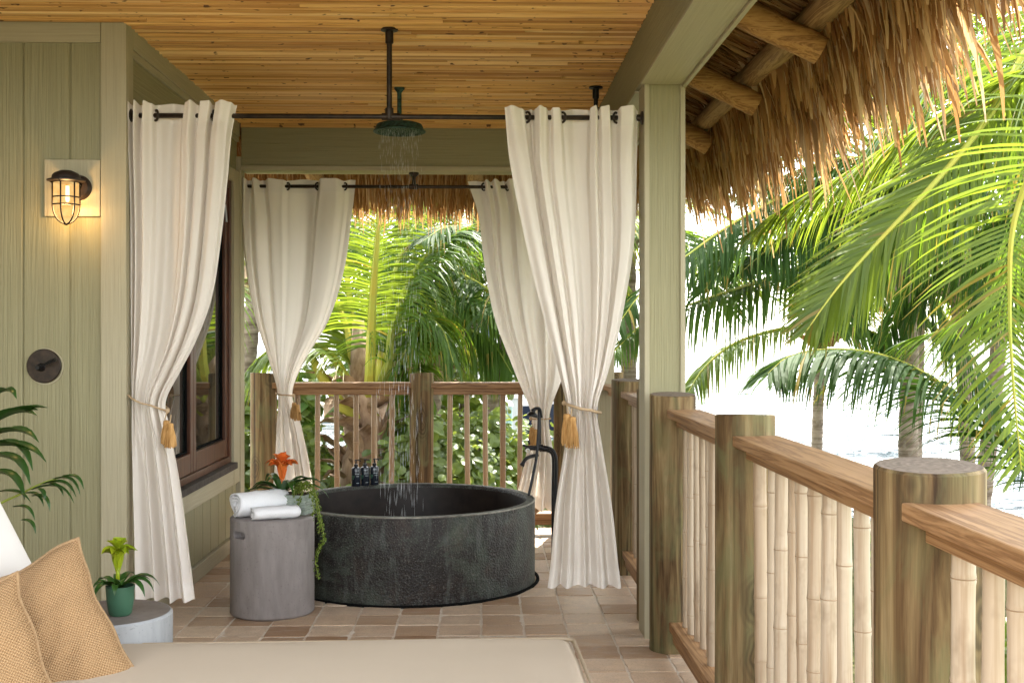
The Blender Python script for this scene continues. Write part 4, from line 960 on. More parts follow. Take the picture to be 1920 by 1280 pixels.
# ------------------------------------------------------------------ daybed with pillows
def rbox(m, x0,x1,y0,y1,z0,z1,r,puff,n=28):
    """cushion: box with rounded edges and a slightly domed top"""
    def f(u, v, top):
        x = x0+(x1-x0)*u; y = y0+(y1-y0)*v; ex = min(x-x0, x1-x); ey = min(y-y0, y1-y); 
        d = puff*(1-(2*u-1)**4)*(1-(2*v-1)**4)
        return V((x, y, (z1+d) if top else z0))
    return m
db = thing('daybed', 'beige cushioned daybed in the foreground with a white back cushion', 'daybed', (-.9, 3.3, 0))
def cushion(name, sx_, sy_, sz_, r, mt, M_, puff, parent, pipe=None):
    bm = bmesh.new(); bmesh.ops.create_cube(bm, size=1)
    for v in bm.verts: v.co = V((v.co.x*sx_, v.co.y*sy_, v.co.z*sz_))
    bmesh.ops.bevel(bm, geom=list(bm.edges), offset=r, segments=5, profile=.5, affect='EDGES')
    bmesh.ops.subdivide_edges(bm, edges=[e for e in bm.edges if e.calc_length() > .25], cuts=12, use_grid_fill=True)
    for v in bm.verts:
        u, w_ = 2*v.co.x/sx_, 2*v.co.y/sy_
        v.co.z += puff*(1-u**4)*(1-w_**4)*(1 if v.co.z > 0 else -.3) + (.0022*mnoise.noise(v.co*9) + .006*mnoise.noise(V((v.co.x*2.2, v.co.y*5, v.co.z))))
    me = bpy.data.meshes.new(name); bm.to_mesh(me); bm.free(); me.materials.append(mt)
    me.polygons.foreach_set('use_smooth', [True]*len(me.polygons)); me.transform(M_); o = obj(name, me, parent)
    if pipe:
        m = MB()
        for zz in (sz_/2-.012, -sz_/2+.012):
            pts = []; q = r*.75; hx, hy = sx_/2+.001, sy_/2+.001
            for cx, cy, a0 in ((hx-q,hy-q,0),(-hx+q,hy-q,90),(-hx+q,-hy+q,180),(hx-q,-hy+q,270)):
                for s in range(7):
                    a = R(a0+15*s); pts.append(M_ @ V((cx+q*math.cos(a), cy+q*math.sin(a), zz)))
            m.tube(pts+[pts[0]], .006, 8, caps=False)
        m.build('piping', pipe, o, smooth=True)
    return o
Mz = Matrix.Translation((-.84, 3.31, .355)) @ Matrix.Rotation(R(1.5), 4, 'Z')
cushion('seat_cushion', 2.30, .93, .15, .05, SEATF, Mz, .008, db, PIPE)
MB().box(-1.98, .27, 2.90, 3.72, .16, .272).build('frame', m_wood('teak_frame', (1.2,20,20)), db, bevel=.006)
for x, y in ((-1.9,2.98),(.2,2.98),(-1.9,3.64),(.2,3.64)): MB().box(x-.03,x+.03,y-.03,y+.03,0,.159).build('leg', RAILX, db, bevel=.004)
Mb = Matrix.Translation((-1.545, 3.35, .745)) @ Matrix.Rotation(R(-27), 4, 'Y')
cushion('back_cushion', .17, .88, .60, .06, BACKF, Mb, .0, db)
def pillow(label, c, u, v, s, th, seed):
    u = V(u).normalized(); v = V(v); v = (v - u*v.dot(u)).normalized(); n = u.cross(v); c = V(c); m = MB(); N = 40
    def f(a, b, side):
        p, q = 2*a-1, 2*b-1
        e = ((1-abs(p)**3.0)*(1-abs(q)**3.0)); h = th*.5*max(e,0)**.55
        pin = .085
        x = p*(1 - pin*(1-q*q)) + .045*mnoise.noise(V((q*2.1+seed, 7, p)))*abs(p); y = q*(1 - pin*(1-p*p)) + .05*mnoise.noise(V((p*2.1, 3+seed, q)))*abs(q)
        wr = .022*mnoise.noise(V((p*2.2+seed, q*2.2, side)))*e + .020*e*mnoise.noise(V((p*1.5+q*2, q*4-p*3+seed, side+3)))
        return c + u*x*s/2 + v*y*s/2 + n*(h+wr)*(1 if side else -1) + V((0,0,-.02*(1-q)*(1-p*p)))
    m.grid(lambda a,b: f(a,b,1), N, N); m.grid(lambda a,b: f(1-a,b,0), N, N)
    o = m.build('throw_pillow', BURL, smooth=True); tag(o, label, 'pillow', 'burlap pillows on the daybed')
    pts = []
    for t in range(0, 4*N):
        a, b = ((t/N,0),(1,(t-N)/N),(1-(t-2*N)/N,1),(0,1-(t-3*N)/N))[t//N]; pts.append(f(a,b,1))
    MB().tube(pts+[pts[0]], .0062, 6, caps=False).build('seam_piping', BURLP, o, smooth=True); return o
BURLP = m_noise('burlap_piping', (.25,.155,.078), (.38,.25,.135), 200, .9, .5, .002)
pillow('burlap throw pillow standing behind the front one, corner pointing up', W(55, 1212, 3.40), (.84,.40,.36), (-.36,.26,.90), .47, .23, 1)
pillow('burlap throw pillow in the front, cut by the left edge of the picture', W(-80, 1290, 3.12), (.86,.40,.32), (-.34,.26,.90), .46, .23, 5)
# ------------------------------------------------------------------ palms
def frond(parent, pts, Lmax, n, leafmat, ribmat=None, wid=.03, droop=.35, a0=40, a1=68, t0=.16, lift=.1, rr=None, rad=.022, rollup=None, segs=5, name='frond'):
    """one feather leaf: a rib through pts and drooping leaflets on both sides"""
    rr = rr or random.Random(1); C = cr(pts, 48); m = MB()
    m.tube(C[::2], [max(rad*(1-.9*i/24), .0025) for i in range(25)], 6, 1)
    N = len(C)-1; total = sum((C[i+1]-C[i]).length for i in range(N))
    for side in (-1, 1):
        for k in range(n):
            t = t0 + (1-t0)*(k+.5*rr.random()+.25)/n; f = t*N; i = min(int(f), N-1); p = C[i].lerp(C[i+1], f-i)
            T = (C[i+1]-C[i]).normalized(); S = T.cross(rollup if rollup is not None else V((0,0,1)))
            if S.length < .15: S = T.cross(V((1,0,0)))
            S.normalize(); Nn = S.cross(T).normalized(); s = (t-t0)/(1-t0)
            a = R(a0+(a1-a0)*s + rr.uniform(-5,5)); L = Lmax*(math.sin(math.pi*(.16+.80*s))**.7)*rr.uniform(.88,1.06)
            d = (S*side*math.cos(a) + T*math.sin(a) + Nn*(lift+rr.uniform(-.08,.08))).normalized()
            q = p.copy(); P_ = [q.copy()]; D = d.copy()
            for g in range(segs):
                D = (D + V((0,0,-1))*droop*(.35+1.1*g/segs)*rr.uniform(.8,1.2)*(L/Lmax)).normalized(); q = q + D*(L/segs); P_.append(q.copy())
            wv = T - d*T.dot(d); wv = wv.normalized() if wv.length > .05 else Nn
            wv = (wv + Nn*rr.uniform(-.5,.5)).normalized()
            n0 = len(m.f)
            m.ribbon(P_, [wid*w_ for w_ in ([.6,1,.95,.75,.45,.06] if segs == 5 else [.6,1,.85,.5,.06])], wv)
            if rr.random() < .018:
                for z_ in range(n0, len(m.f)): m.m[z_] = 2
            elif rr.random() < .2: m.m[-1] = 2
    return m.build(name, [leafmat, ribmat or RACH, LTIP], parent)
def arc(base, az, el, L, sag, n=6):
    """points of a rib leaving base at azimuth az and elevation el, bending down under its weight"""
    p = V(base); d = V((math.cos(az)*math.cos(el), math.sin(az)*math.cos(el), math.sin(el))); out = [p.copy()]
    for i in range(n):
        p = p + d*(L/n); out.append(p.copy()); d = (d + V((0,0,-1))*sag*(.5+i/n)).normalized()
    return out
def trunk(parent, pts, r0, r1, seed=0):
    C = cr(pts, 40); rr = random.Random(seed)
    rad = [(r0+(r1-r0)*i/40)*(1.35 if i == 0 else 1.15 if i == 1 else 1)*(1+(.05 if i % 2 else -.03)*rr.uniform(.6,1.2)) for i in range(41)]
    return MB().tube(C, rad, 14).build('trunk', TRUNK, parent, smooth=True)
def boots(parent, c, r, h, n, seed, mt=None):
    """husky fibre and cut leaf bases under a crown"""
    rr = random.Random(seed); c = V(c); m = MB()
    m.lathe([(r*.9,-h*.5),(r*1.15,-h*.1),(r*1.0,h*.3),(r*.45,h*.8),(0,h)], c, 14)
    for i in range(n):
        a = rr.uniform(0,6.28); z = rr.uniform(-h*.6,h*.35); b = c+V((math.cos(a)*r*.85, math.sin(a)*r*.85, z))
        d = V((math.cos(a), math.sin(a), rr.uniform(.4,1.6))); strap(m, b, d, h*rr.uniform(.5,.9), r*rr.uniform(.5,.95), rr.uniform(.2,.9), rr, 4, 0, .3)
    return m.build('husk', mt or HUSK, parent, smooth=True)
def random_fronds(parent, c, n, L, mats, seed, el=(-.35,1.25), sag=.22, Lm=.75, skip=None, wid=.026, nl=60, az=(0, 6.283)):
    rr = random.Random(seed)
    for i in range(n):
        a = az[0] + (az[1]-az[0])*((i+rr.uniform(-.3,.3))/n); e = rr.uniform(*el); l = L*rr.uniform(.8,1.1)
        pts = arc(V(c)+V((0,0,.05)), a, e, l, sag*rr.uniform(.7,1.3))
        frond(parent, pts, Lm*rr.uniform(.85,1.1), nl, rr.choice(mats), rr.choice((RACH,RACHY)), wid, rr.uniform(.28,.5), rr=rr, segs=4, rad=.024)
def px(path, y0, y1=None):
    n = len(path)-1; y1 = y0 if y1 is None else y1
    return [W(a, b, y0+(y1-y0)*i/n) for i, (a, b) in enumerate(path)]
# near palm just right of the railing: the bright fronds that cross the upper right
A = thing('palm_tree', 'near coconut palm with yellow green fronds crossing the upper right', 'palm tree', (4.3, 7.4, -1.2), 'coconut palms beside the porch')
trunk(A, [(4.5,7.6,-1.3),(4.4,7.5,.6),(4.2,7.4,2.4),(4.1,7.3,3.9)], .15, .11, 1); ca = V((4.1,7.3,4.0)); boots(A, ca, .16, .45, 10, 1)
rA = random.Random(31)
frond(A, [ca]+px([(1960,40),(1860,210),(1760,335),(1650,450),(1570,540),(1512,620)], 6.9, 6.1), .68, 140, LYEL, RACHY, .018, .11, 46, 74, .02, .05, rA, .03, rollup=V((.15,-.75,.65)))
frond(A, [ca]+px([(1985,200),(1905,400),(1893,560),(1900,720),(1915,880)], 6.2, 5.9), .72, 90, LYEL, RACHY, .017, .12, 18, 45, .02, .1, rA, .026, rollup=V((0,-.9,.35)))
frond(A, [ca]+px([(1975,-20),(1860,60),(1740,160),(1660,240),(1600,320)], 7.6, 7.9), .9, 100, LMID, RACHY, .022, .35, 36, 62, .02, .0, rA, .026)
frond(A, [ca]+px([(1960,60),(1880,170),(1830,300),(1800,430)], 7.8, 8.0), .95, 96, LMID, RACH, .023, .4, 36, 60, .02, .0, rA, .026)
frond(A, [ca]+px([(2000,120),(1960,330),(1900,500),(1800,600),(1700,640)], 8.2, 9.0), .95, 100, LMID, RACHY, .024, .4, 36, 60, .02, .0, rA, .026)
frond(A, [ca]+px([(1980,80),(1900,260),(1780,420),(1700,540),(1660,640)], 9.5, 10.5), 1.0, 100, LDARK, RACH, .026, .5, 40, 60, .02, .0, rA, .026)
frond(A, [ca]+px([(1990,80),(1915,140),(1810,195),(1700,255),(1600,318),(1500,372),(1420,430)], 6.4, 7.6), .80, 165, LYEL, RACHY, .020, .34, 40, 66, .02, -.05, rA, .026)
frond(A, [ca]+px([(1990,110),(1930,190),(1840,260),(1760,330),(1690,400),(1640,480)], 7.4, 8.4), .85, 150, LMID, RACHY, .022, .36, 40, 64, .02, -.05, rA, .026)
frond(A, [ca]+px([(2000,300),(1930,370),(1850,430),(1760,510),(1690,600)], 9.6, 10.6), .95, 140, LDARK, RACH, .026, .42, 40, 60, .02, -.05, rA, .026)
frond(A, [ca]+px([(2000,420),(1930,470),(1860,540),(1800,640)], 10.4, 10.8), .9, 130, LDARK, RACH, .026, .42, 40, 60, .02, -.05, rA, .026)
random_fronds(A, ca, 7, 3.2, [LYEL,LMID], 3, (.2,1.3), .2, .85, az=(-1.4,1.5))
B = thing('palm_tree', 'short young palm low at the right with one dark frond arching over the water', 'palm tree', (6.5, 9.4, -1.2), 'coconut palms beside the porch')
cb = V((4.85, 9.3, .05)); trunk(B, [(5.0,9.4,-1.3),(4.9,9.35,-.6),cb], .13, .11, 2); boots(B, cb, .15, .4, 10, 2)
frond(B, [cb]+px([(1935,880),(1875,815),(1800,745),(1715,690),(1630,660),(1545,655),(1480,668),(1440,700)], 9.2, 8.6), .98, 135, LDARK, RACHY, .030, .42, 50, 42, .03, -.05, random.Random(5), .028)
frond(B, [cb]+px([(1960,830),(1940,720),(1925,600)], 9.3, 9.4), .8, 44, LMID, RACHY, .03, .3, 40, 64, .03, 0, random.Random(6), .026)
random_fronds(B, cb, 5, 2.6, [LMID,LYEL], 8, (.1,1.0), .22, .7, az=(-.8,1.3))
# palm with the thick mid trunk
C_ = thing('palm_tree', 'coconut palm with a thick ringed trunk rising behind the nearest log post', 'palm tree', W(1703,1040,13.2), 'coconut palms beside the porch')
cc = W(1668,330,13.0); trunk(C_, [W(1706,1130,13.2), W(1703,860,13.2), W(1704,640,13.1), W(1686,470,13.0), cc], .118, .085, 3); boots(C_, cc, .15, .5, 10, 3)
rC = random.Random(41)
frond(C_, [cc]+px([(1600,318),(1520,345),(1440,382),(1360,428),(1290,478),(1215,535),(1150,620)], 12.6, 11.2), .98, 140, LDARK, RACHY, .026, .40, 46, 40, .05, -.05, rC, .032)
frond(C_, [cc]+px([(1610,420),(1530,485),(1440,522),(1370,545),(1290,572),(1210,605),(1140,670)], 12.4, 11.2), .95, 140, LMID, RACHY, .026, .55, 46, 40, .05, -.05, rC, .032)
frond(C_, [cc]+px([(1690,440),(1740,540),(1790,620),(1840,700),(1880,770)], 12.2, 11.5), .95, 100, LDARK, RACH, .028, .5, 46, 44, .05, -.05, rC, .03)
frond(C_, [cc]+px([(1620,380),(1580,450),(1560,540)], 12.6, 12.2), .9, 60, LMID, RACH, .042, .5, 46, 50, .05, -.05, rC, .03)
for (p1_, y1, mt) in (([(1720,360),(1780,420),(1840,520),(1880,620)],11.8,LDARK),([(1640,300),(1560,300),(1470,330),(1390,370)],12.4,LMID),([(1600,380),(1520,420),(1450,460),(1390,510)],11.6,LDARK),([(1720,320),(1800,330),(1880,400),(1930,500)],12.2,LMID),([(1640,420),(1590,520),(1570,620)],12.0,LMID)):
    frond(C_, [cc]+px(p1_, 12.6, y1), .95, 130, mt, RACHY, .027, .45, 46, 50, .05, -.02, rC, .03)
random_fronds(C_, cc, 19, 3.3, [LDARK,LMID,LDARK,LYEL], 11, (-.3,1.2), .2, 1.0, wid=.030)
# slim palm with the orange crown base
D = thing('palm_tree', 'slim palm over the water with a bare orange crown base at eye level', 'palm tree', W(1533,900,19.3), 'coconut palms beside the porch')
cd = W(1540,618,19.2); trunk(D, [W(1529,1060,19.3), W(1532,830,19.3), W(1536,720,19.25), W(1540,640,19.2)], .098, .082, 4)
boots(D, W(1541,626,19.15), .22, .42, 22, 4, HUSKO)
rD = random.Random(51)
for (p1, y1, Lm, mt) in (([(1500,612),(1430,625),(1370,648),(1320,690),(1290,735)],17.6,.95,LYEL), ([(1570,540),(1560,430),(1520,340)],19,1.1,LYEL), ([(1590,600),(1650,570),(1720,585),(1780,640)],18.6,1.15,LMID), ([(1610,560),(1680,470),(1760,430)],18.6,1.2,LMID), ([(1500,560),(1450,500),(1380,470),(1310,480)],18.8,1.2,LMID), ([(1530,520),(1500,430),(1440,350)],19.4,1.1,LYEL), ([(1580,610),(1640,625),(1700,680)],18.2,1.0,LDARK)):
    frond(D, [cd]+px(p1, 19, y1), Lm, 76, mt, RACHY, .034, .45, 42, 58, .18, -.02, rD, .05)
random_fronds(D, cd, 7, 3.4, [LMID,LYEL], 14, (.3,1.2), .22, 1.1, wid=.032)
E = thing('palm_tree', 'tall palm far right with rusty fibre on its upper trunk', 'palm tree', W(1815,1000,17.5), 'coconut palms beside the porch')
ce = W(1780,420,17.3); trunk(E, [W(1820,1120,17.5), W(1814,860,17.5), W(1805,680,17.4), W(1790,520,17.3), ce], .118, .09, 5); boots(E, W(1788,520,17.3), .13, .75, 22, 5)
random_fronds(E, ce, 18, 3.6, [LDARK,LMID,LMID,LYEL], 17, (-.35,1.2), .2, 1.1, wid=.032)
# extra palms filling the view behind the right eave
for i, (qx, qy, yy, lab, n) in enumerate(((1900,300,15.5,'leafy palm crown at the far right behind the bright near fronds',18),(1722,215,17.5,'palm crown half hidden by the hanging thatch on the right',14),(1180,430,15.5,'palm crown seen between the right curtain and the porch column',14))):
    t = thing('palm_tree', lab, 'palm tree', W(qx, 1010, yy), 'coconut palms beside the porch'); c = W(qx, qy, yy)
    b = W({1900:1817, 1722:1704, 1552:1700, 1180:1160}[qx], 1150, yy); trunk(t, [b, b.lerp(c,.5)+V((.05,0,0)), c], .12, .09, 60+i); boots(t, c, .15, .5, 8, 60+i)
    random_fronds(t, c, n, 3.4, [LMID,LMID,LYEL,LDARK], 70+i, (-.3,1.25), .22, 1.0, wid=.030)
# back garden palms
G = thing('palm_tree', 'husky bright green palm crown right behind the back railing', 'palm tree', W(690,1000,10.6), 'garden palms behind the back railing')
cg_ = W(690,770,10.6); trunk(G, [W(686,1180,10.6), W(688,980,10.6), W(690,800,10.6)], .17, .17, 7); boots(G, W(694,790,10.55), .21, .62, 34, 7); boots(G, W(682,890,10.5), .19, .5, 26, 8)
MB().tube([W(682,800,10.5), W(676,700,10.55), W(672,600,10.6)], [.13,.10,.05], 12).build('fibre_shaft', HUSK, G, smooth=True)
rG = random.Random(61)
frond(G, [cg_]+px([(694,700),(696,620),(701,530),(709,430),(722,320),(740,240)],10.2,9.9), .98, 150, LYEL, RACHY, .0145, .34, 8, 42, .24, .12, rG, .055)
for (p1, y0, y1, Lm, mt, rib, rd, dr) in (
    ([(726,690),(735,620),(770,520),(830,450),(890,420)],10.3,10.5,.9,LMID,RACH,.055,.6),
    ([(716,690),(725,600),(750,480),(800,400),(860,380)],10.7,11.4,.95,LMID,RACH,.05,.55),
    ([(660,680),(645,600),(600,520),(540,470)],10.6,10.8,.9,LYEL,RACHY,.05,.5),
    ([(650,710),(615,660),(560,640),(500,660),(450,720)],10.5,10.4,.85,LYEL,RACHY,.05,.5),
    ([(668,660),(655,560),(640,450),(600,360)],10.8,11.2,.9,LMID,RACHY,.05,.4),
    ([(740,700),(775,640),(800,600),(830,620),(850,680)],10.4,10.2,.75,LMID,RACH,.04,.8),
    ([(740,660),(760,540),(790,430),(790,360),(760,330)],11.2,12.2,1.0,LMID,RACH,.05,.7),
    ([(745,720),(765,690),(770,730),(765,800)],10.5,10.3,.6,LMID,RACH,.04,.6)):
    frond(G, [cg_]+px(p1, y0, y1), Lm, 110, mt, rib, .019, dr, 30, 58, .22, 0, rG, rd)
for p1 in ([(640,760),(600,700),(575,650)], [(720,760),(730,690),(742,630)], [(705,780),(712,700),(716,640)]):
    MB().tube(px([(690,790)]+p1, 10.4), [.07,.055,.045,.02], 8).build('leaf_stalk', RACHY, G, smooth=True)
Hh = thing('palm_tree', 'second palm crown behind the middle log post of the back railing', 'palm tree', W(803,1000,13.5), 'garden palms behind the back railing')
ch = W(803,690,13.5); trunk(Hh, [W(798,1120,13.5), W(800,880,13.5), ch], .17, .15, 9); boots(Hh, W(803,700,13.4), .2, .45, 22, 9)
rH = random.Random(71)
for (p1, y0, y1, Lm, mt, dr) in (([(818,630),(860,560),(920,570),(980,620)],13,12.2,1.0,LMID,.7), ([(812,600),(830,520),(870,470),(940,460)],13.2,13,1.1,LMID,.6), ([(790,620),(760,520),(720,450),(660,430)],13.4,13.4,1.1,LMID,.5),
    ([(800,560),(805,450),(830,360),(870,300)],13.6,13.8,1.1,LMID,.45), ([(820,600),(880,480),(960,420),(1040,430)],13.4,13.4,1.1,LMID,.5), ([(785,640),(750,600),(700,600),(650,640)],13.2,12.8,1.0,LMID,.6), ([(825,650),(870,620),(920,640),(960,700)],12.8,12.2,.9,LMID,.7)):
    frond(Hh, [ch]+px(p1, y0, y1), Lm, 84, mt, RACH, .028, dr, 42, 52, .15, -.02, rH, .045)
fr_in = [(945,566),(900,534),(850,508),(805,497),(765,512),(735,550)]
I = thing('palm_tree', 'leaning slim palm trunk beyond the back railing with a dark frond reaching left', 'palm tree', W(905,1010,12.6), 'garden palms behind the back railing')
ci = W(985,560,12.4); trunk(I, [W(890,1090,12.6), W(899,900,12.6), W(915,790,12.55), W(938,670,12.5), ci], .098, .075, 10)
frond(I, [ci]+px(fr_in, 11.8, 11.0), .98, 84, LDARK, RACHY, .026, .55, 50, 40, .05, -.08, random.Random(81), .03)
random_fronds(I, ci, 7, 2.9, [LDARK,LMID], 19, (-.3,1.1), .25, .9)
for i, (qx, qy, yy, lab, n) in enumerate(((480,520,14.5,'palm crown behind the left back curtain',8),(560,430,18.0,'farther palm crown behind the left back curtain, lighter green',9),(760,340,17.0,'tall palm crown high behind the fringe of the back eave',15),(900,380,16.0,'palm crown behind the upper edge of the right back curtain',14))):
    t = thing('palm_tree', lab, 'palm tree', W(qx, 1010, yy), 'garden palms behind the back railing'); c = W(qx, qy, yy)
    b = V((c.x-.1, yy, -1.3)); trunk(t, [b, b.lerp(c,.5)+V((-.1,0,0)), c], .13, .10, 90+i); boots(t, c, .15, .5, 8, 90+i)
    random_fronds(t, c, n, 3.2, [LMID,LDARK,LYEL], 95+i, (-.35,1.2), .24, .95, wid=.029)

# ------------------------------------------------------------------ round leaved shrubs
def leaf_mesh(i, s, el):
    rr = random.Random(300+i); n = 9; vs = [(0,0,0)]
    for k in range(n):
        a = 2*math.pi*k/n; r = s*(.5+.06*math.cos(2*a)+rr.uniform(-.02,.02)); x, y = r*math.cos(a)*el+s*.45*el, r*math.sin(a)
        vs.append((x, y, .22*abs(y)-.25*(x/s-.45)**2*s))
    vs[0] = (s*.45*el, 0, 0)
    return vs, [(0,k+1,(k+1)%n+1) for k in range(n)]
def shrub(name, label, c, size, n, s, mats, seed, nobj=0, el=1.0, group=None, cat='shrub'):
    rr = random.Random(seed); t = thing(name, label, cat, (c[0], c[1], c[2]), group); big = MB(); st = MB(); cand = []
    blobs = [(V((rr.uniform(-.75,.75)*size[0], rr.uniform(-.7,.7)*size[1], rr.uniform(.15,.85)*size[2])), rr.uniform(.22,.42)) for _ in range(int(14+size[0]*9))]
    for b, q in blobs:
        st.tube(cr([V(c)+V((b.x*.25,b.y*.25,-.05)), V(c)+V((b.x*.7,b.y*.7,b.z*.5)), V(c)+b], 6), [.014,.012,.011,.010,.009,.008,.006], 5)
    shapes = [leaf_mesh(i, s*f, el) for i, f in enumerate((.75,.9,1,1.15))]
    for i in range(n):
        b, q = rr.choice(blobs); d = V((rr.gauss(0,1), rr.gauss(0,1), rr.gauss(0,1))).normalized()*q*rr.random()**.35
        p = V(c)+b+V((d.x, d.y, d.z*.9))
        if p.z < -1.15: continue
        nrm = (d.normalized()*.55 + V((0,-.25,.65)) + V((rr.uniform(-.6,.6), rr.uniform(-.6,.6), rr.uniform(-.5,.5)))).normalized()
        x = V((rr.uniform(-1,1), rr.uniform(-1,1), rr.uniform(-.7,.2))); x = (x - nrm*x.dot(nrm)).normalized(); M_ = Matrix((x, nrm.cross(x), nrm)).transposed().to_4x4(); M_.translation = p
        cand.append((p.y, rr.randrange(4), M_))
    cand.sort(key=lambda q: q[0])
    me = [MB().add(v, f).mesh('leaf', mats[i % len(mats)]) for i, (v, f) in enumerate(shapes)]
    for j, (y, k, M_) in enumerate(cand):
        if j < nobj:
            o = bpy.data.objects.new('leaf', me[k]); col.objects.link(o); o.parent = t; o.matrix_parent_inverse = t.matrix_basis.inverted(); o.matrix_basis = M_
        else:
            v, f = shapes[k]; big.add([M_ @ V(q) for q in v], f, k % len(mats))
    if big.v: kind(big.build('foliage', mats, t), 'stuff')
    st.build('branches', TRUNK, t); return t
SGR = 'sea grape shrubs behind the back railing'
shrub('sea_grape_shrub', 'sea grape shrub with round leaves left of the husky palm, behind the left railing bay', (-1.85,10.0,-1.2), (.75,.7,2.05), 2600, .105, [GRAPE,GRAPE2], 1, 110, group=SGR)
shrub('sea_grape_shrub', 'sea grape shrub growing low around the base of the husky palm', (-.95,9.9,-1.2), (.75,.5,1.5), 2000, .105, [GRAPE,GRAPE2], 2, 110, group=SGR)
shrub('sea_grape_shrub', 'dark sea grape shrub behind the middle log post of the back railing', (-.35,10.4,-1.2), (.6,.6,2.0), 2600, .10, [GRAPE2,GRAPE], 3, 110, group=SGR)
shrub('sea_grape_shrub', 'tall bright sea grape shrub in the right bay of the back railing', (.05,11.2,-1.2), (.6,.6,2.0), 2600, .10, [GRAPE,GRAPE], 4, 110, group=SGR)
shrub('sea_grape_shrub', 'sea grape shrub beside the leaning palm trunk, behind the tub filler', (.62,11.6,-1.2), (.5,.6,1.5), 1200, .10, [GRAPE,GRAPE2], 5, 90, group=SGR)
shrub('garden_shrub', 'dense green shrub filling the garden beyond the husky palm', (-1.9,14.5,-1.2), (1.8,.9,2.6), 2200, .13, [GRAPE,GRAPE2,LMID], 6, 0, 1.3, 'garden shrubs behind the palms')
shrub('garden_shrub', 'lighter green shrub in the garden between the two palm crowns', (-.6,15.5,-1.2), (1.1,.8,2.7), 1500, .13, [GRAPE,LYEL,GRAPE2], 7, 0, 1.3, 'garden shrubs behind the palms')
shrub('garden_shrub', 'low leafy shrub under the palm trunks beyond the right corner of the porch', (2.6,13.5,-1.2), (1.6,1,1.5), 1500, .12, [GRAPE2,LMID], 8, 0, 1.3, 'garden shrubs behind the palms')
shrub('hedge', 'bright green hedge outside the nearest bay of the side railing', (2.1,3.2,-1.2), (.85,2.2,2.05), 9000, .045, [HEDGE,HEDGE], 9, 280, 1.35, None, 'hedge')

# ------------------------------------------------------------------ potted palm at the left
pp = thing('potted_palm', 'indoor palm in a pot at the left edge with dark green leaflets', 'potted plant', (-2.35, 4.75, 0))
MB().lathe([(0,0),(.15,0),(.19,.36),(.20,.38),(.18,.38),(.17,.34),(0,.34)], (-2.35,4.75,0), 28).build('pot', m_simple('dark_pot', (.08,.07,.06), .5), pp, smooth=True, auto=40)
cp = V((-2.35,4.75,.36)); rr = random.Random(91)
def leaflets(parent, path, y0, y1, items, w):
    C = cr([cp]+px(path, y0, y1), 30); o = MB().tube(C, [.008*(1-.7*i/30) for i in range(31)], 6).build('stalk', RACH, parent, smooth=True)
    for (a, b, c, L, dr) in items:
        p = W(a, b, y1); d = V((c[0], -.25, c[1])); m = MB(); strap(m, p, d, L, w*rr.uniform(.9,1.1), dr, rr, 8, 0, .3); m.build('leaf', POTL, parent, smooth=True)
leaflets(pp, [(-60,1060),(-35,900),(-12,770),(-5,730)], 4.7, 4.62, [(-10,745,(1,.75),.115,.5),(-12,790,(1,.42),.245,.10),(-12,795,(1,.55),.20,.2),(-14,812,(1,.55),.03,.5),(-16,786,(1,.30),.21,.06),(-18,818,(1,.30),.225,.25),(-20,838,(1,.12),.265,.22),(-20,834,(1,.16),.24,.5),(-22,855,(1,.02),.235,.45),(-22,886,(1,.03),.21,.5)], .056)
leaflets(pp, [(-50,1040),(-20,960),(40,925),(80,905),(120,893)], 4.7, 4.6, [(-5,922,(1,.12),.16,.25),(45,925,(1,.1),.11,.5),(60,918,(1,.32),.21,.40),(80,908,(1,.28),.17,.42),(100,898,(1,.2),.15,.55),(118,893,(1,.12),.115,.5),(70,916,(.7,-.3),.06,.5),(90,905,(1,-.2),.09,.4),(60,930,(1,.15),.115,.75),(25,950,(1,.12),.12,.5),(40,975,(1,-.05),.09,.6)], .024)

# ------------------------------------------------------------------ across the canal
wh = thing('waterfront_house', 'white two storey waterfront house across the canal behind the back railing', 'house', W(930,760,60))
HB = m_simple('white_stucco', (.75,.73,.68), .7); HR = m_simple('grey_roof', (.35,.34,.34), .7); HW = m_simple('house_glass', (.04,.05,.06), .1, .6); HF = m_simple('house_trim', (.6,.6,.58), .6)
MB().box(-7,4.5,60,68,-1.6,3.4).build('wall', HB, wh)
MB().add([(-7.6,59.4,3.4),(5.1,59.4,3.4),(5.1,68.6,3.4),(-7.6,68.6,3.4),(-4.5,64,5.4),(2,64,5.4)], [(0,1,5,4),(1,2,5),(2,3,4,5),(3,0,4),(3,2,1,0)]).build('roof', HR, wh)
for x in (-6,-4.4,-2.8,-1.2,.4,2.0,3.4):
    for z in (-.9,1.3):
        wn = MB().box(x-.5,x+.5,59.93,59.99,z-.08,z).box(x-.5,x+.5,59.93,59.99,z+1.3,z+1.38).box(x-.5,x-.42,59.93,59.99,z,z+1.3).box(x+.42,x+.5,59.93,59.99,z,z+1.3).build('window', HF, wh)
        MB().box(x-.42,x+.42,59.96,59.985,z,z+1.3).build('pane', HW, wn)
MB().box(-7,4.5,58.4,59.9,.7,.85).build('balcony', HB, wh)
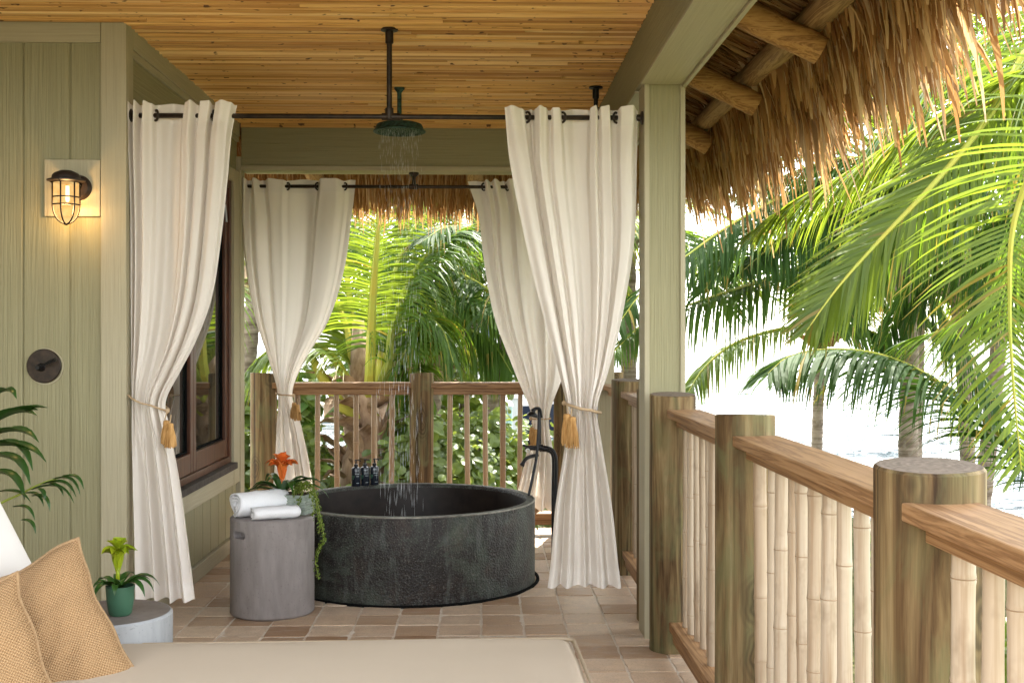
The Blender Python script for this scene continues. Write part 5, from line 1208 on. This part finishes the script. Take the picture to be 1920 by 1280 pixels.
dk = thing('dock', 'timber dock with pale railing along the far canal bank', 'dock', W(930,800,50)); dw = m_simple('dock_wood', (.34,.28,.22), .8)
MB().box(-9,5,50,52.5,-1.7,-1.5).build('deck', dw, dk)
for i in range(15): MB().box(-9+i,-8.92+i,50,50.08,-1.5,-.5).build('rail_post', HF, dk)
MB().box(-9,5,49.98,50.1,-.5,-.42).build('handrail', HF, dk)
for i, (qx, qt, qb, yy, lab) in enumerate(((950,760,830,33,'pale green dock piling in the canal, nearer of the two'),(966,745,800,40,'grey white capped dock piling in the canal, right of the green one'))):
    p = thing('dock_piling', lab, 'piling', W(qx, qb, yy), 'pilings in the canal'); t = W(qx, qt, yy)
    MB().tube([(t.x, yy, -3.2), (t.x, yy, t.z)], .16 if i == 0 else .13, 12).build('pile', m_simple('piling_paint', (.22,.32,.27) if i == 0 else (.35,.36,.33), .7), p, smooth=True, auto=40)
    MB().lathe([(.19,-.02),(.17,.06),(0,.22)], (t.x, yy, t.z), 14).build('cap', HB, p, smooth=True)
bo = thing('motor_boat', 'navy hulled motor boat with white top moored across the canal', 'boat', W(985,795,44))
b0 = W(985,795,44); hl = MB(); vs = []; fs = []
for j in range(9):
    t = j/8; x = b0.x-2.6+5.4*t; wd = 1.0*(1-max(0,(t-.55)/.45)**2)+.02; vs += [(x,44-wd,-1.25+.35*t*t),(x,44-wd*.75,-2.3),(x,44+wd*.75,-2.3),(x,44+wd,-1.25+.35*t*t)]
for j in range(8):
    for k in range(3): fs.append((j*4+k,(j+1)*4+k,(j+1)*4+k+1,j*4+k+1))
    fs.append((j*4+3,(j+1)*4+3,(j+1)*4,j*4))
hl.add(vs, fs+[(0,1,2,3)]).build('hull', m_simple('navy_hull', (.012,.016,.03), .3, .4), bo)
MB().box(b0.x-1.2,b0.x+.6,43.4,44.6,-1.2,-.55).box(b0.x-1.5,b0.x+.9,43.2,44.8,-.1,.0).build('cabin', HB, bo, bevel=.05)
for dx in (-1.3,.7): MB().tube([(b0.x+dx,43.4,-1.2),(b0.x+dx,43.4,-.1)], .03, 6).build('post', HF, bo)
